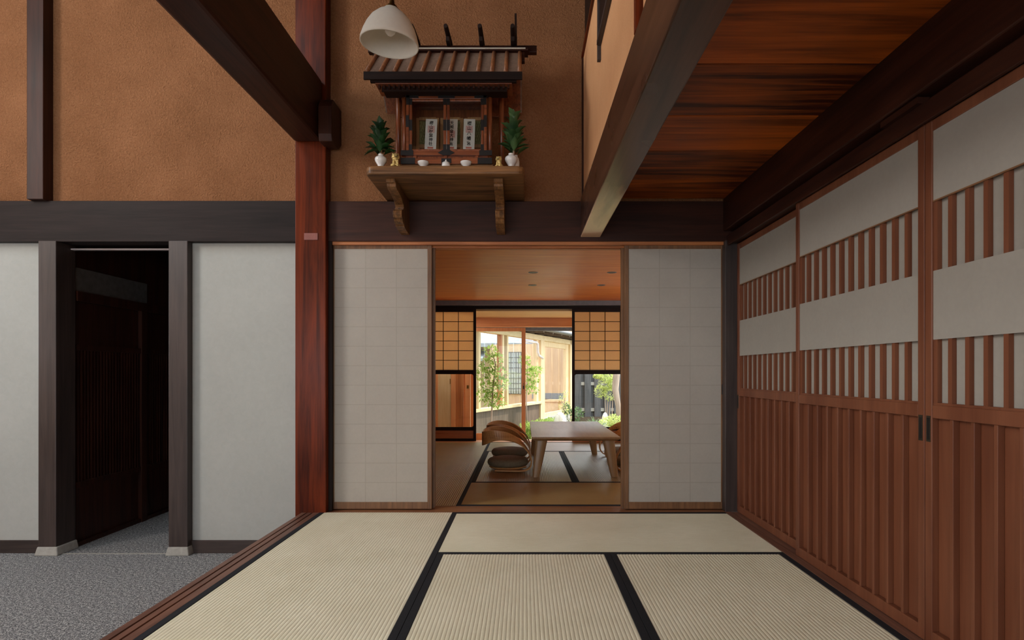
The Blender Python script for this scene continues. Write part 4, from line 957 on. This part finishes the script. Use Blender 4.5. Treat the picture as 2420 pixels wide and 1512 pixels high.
# hedge plants near the opening
D = 11.2
for k, (px, py, lab) in enumerate(((1254, 1010, 'low green shrub beside the glass door, left of the white rock'), (1284, 1004, 'low green shrub below the garden door of the wing'), (1308, 1000, 'low shrub touching the white garden rock'))):
    c = G(px, py, D+k*.5)
    shrub('ground_shrub', lab, 'shrub', (c.x, c.y, GZ), [(c+Vector((dx, 0, -.05)), (.14,.14,.16)) for dx in (-.09,.02,.11)] + [(c+Vector((0,0,-.2)), (.2,.2,.2))], 420, .045, M['leaf'], [stem((c.x,c.y,GZ), c, .01)], 'low shrubs under the garden door')
D = 12.4
c = G(1350, 985, D)
shrub('leafy_shrub', 'blue-green leafy shrub standing right of the white rock', 'shrub', (c.x, c.y, GZ), [(c+Vector((0,0,.02)), (.20,.2,.16)), (c+Vector((.12,0,.05)), (.14,.15,.16)), (c+Vector((-.1,0,.16)), (.08,.1,.12))], 240, .05, M['leaf_dark'], [stem((c.x,c.y,GZ), c+Vector((dx,0,.1)), .008) for dx in (-.1,0,.12)])
c0 = G(1334, 990, 12.0)
shrub('twiggy_sapling', 'thin twiggy sapling in front of the garden door', 'sapling', (c0.x, c0.y, GZ), [(G(px,py,12.0), (.05,.05,.06)) for px, py in ((1330,940),(1338,930),(1341,955),(1328,962),(1337,972))], 26, .045, M['leaf_yellow'],
      [([Vector((c0.x,12,GZ)), G(1333,970,12), G(px,py,12)], [.008,.007,.004]) for px, py in ((1336,922),(1326,945),(1343,945))])
c = G(1250, 890, 12.0)
shrub('slender_tree', 'slender fresh green tree in front of the wing windows', 'tree', (c.x, c.y, GZ), [(G(px,py,12.0), (.13,.13,.07)) for px, py in ((1246,868),(1255,880),(1248,905),(1262,895),(1256,922),(1240,850),(1266,874))], 110, .06, M['leaf'],
      [([Vector((c.x-.05,12,GZ)), G(1244,940,12), G(1247,850,12)], [.014,.012,.006])])
c = G(1158, 900, 10.14)
shrub('bushy_tree', 'bushy green tree seen through the glass door at left', 'tree', (c.x, c.y, GZ), [(G(px,py,10.14), (.13,.07,.09)) for px, py in ((1160,830),(1150,860),(1172,850),(1140,885),(1163,890),(1182,880),(1150,915),(1172,920),(1186,905),(1160,945),(1143,935),(1176,950))], 85, .065, M['leaf'],
      [([Vector((c.x,10.14,GZ)), G(1164,930,10.14), G(1171,860,10.14), G(1160,820,10.14)], [.018,.016,.011,.005])])
c = G(1445, 998, 12.2)
shrub('yellow_shrub', 'bright yellow-green shrub below the clipped tree', 'shrub', (c.x, c.y, GZ), [(c+Vector((dx,0,dz)), (.16,.16,.13)) for dx, dz in ((-.12,-.03),(.05,.03),(.18,.0),(0,-.15))], 300, .045, M['leaf_yellow'], [stem((c.x,c.y,GZ), c, .01)])
# spiky plant
c = G(1408, 1002, 12.7)
t = thing('spiky_plant', 'spiky long-leaved plant between the shrub and the pale rock', 'plant', (c.x, c.y, GZ))
mb = MB()
for q in range(34):
    a = q*2.4; el = random.uniform(.5, 1.35); L = random.uniform(.22, .36)
    mb.leaf((c.x, c.y, c.z-.12), (math.cos(a)*math.cos(el), math.sin(a)*math.cos(el), math.sin(el)), (0,-.3,1), L, .03, .2, .35)
obj('leaf_blade', mb, M['leaf_dark'], t)
obj('clump_base', MB().lathe([(.07,GZ-c.z),(.05,-.2),(.03,-.1)], c, 10), M['bark'], t, smooth=True)
def rock(c, r, label, seed):
    random.seed(seed); c = Vector(c); mb = MB(); n, m = 14, 10; rings = []
    for a in range(m+1):
        th = math.pi*(.03+.94*a/m); ring = []
        for j in range(n):
            ph = 2*math.pi*j/n; k = 1+.09*math.sin(2*ph+seed)+.06*math.sin(3*th+2*ph+seed)
            ring.append(c+Vector((r[0]*k*math.sin(th)*math.cos(ph), r[1]*k*math.sin(th)*math.sin(ph), -r[2]*k*math.cos(th))))
        rings.append(ring)
    mb.loft(rings)
    return tag(obj('garden_rock', mb, M['rock'], None, smooth=True, loc=(c.x, c.y, GZ)), label, 'rock', 'pale garden rocks')
c = G(1324, 1000, 11.9); rock((c.x, c.y, c.z-.06), (.13,.13,.28), 'white sunlit garden rock right of the low shrubs', 3)
c = G(1430, 1000, 13.3); rock((c.x, c.y, c.z-.06), (.11,.1,.30), 'pale upright garden rock in front of the fence', 5)

# ------------------------------------------------------------------ daylight
w = bpy.data.worlds.new('world'); SC.world = w; w.use_nodes = True
nt = w.node_tree; nt.nodes.clear()
bg = nt.nodes.new('ShaderNodeBackground'); ou = nt.nodes.new('ShaderNodeOutputWorld')
bg.inputs[0].default_value = (.86, .93, 1.0, 1); bg.inputs[1].default_value = 4.2
nt.links.new(bg.outputs[0], ou.inputs[0])
sl = bpy.data.lights.new('sun', 'SUN'); sl.energy = 6.0; sl.angle = R(1.0); sl.color = (1,.95,.86)
so = bpy.data.objects.new('sun', sl); COL.objects.link(so)
so.rotation_euler = (Vector((-.75, -.22, -1.25))).to_track_quat('-Z', 'Y').to_euler()

# ------------------------------------------------------------------ render settings
SC.view_settings.view_transform = 'Standard'; SC.view_settings.look = 'None'
SC.view_settings.gamma = 1.0; SC.view_settings.use_curve_mapping = False
SC.view_settings.exposure = 0.0
cy = SC.cycles
cy.max_bounces = 8; cy.diffuse_bounces = 5; cy.glossy_bounces = 4; cy.transmission_bounces = 6; cy.transparent_max_bounces = 16
cy.caustics_reflective = False; cy.caustics_refractive = False; cy.sample_clamp_indirect = 4.0
cy.use_denoising = True
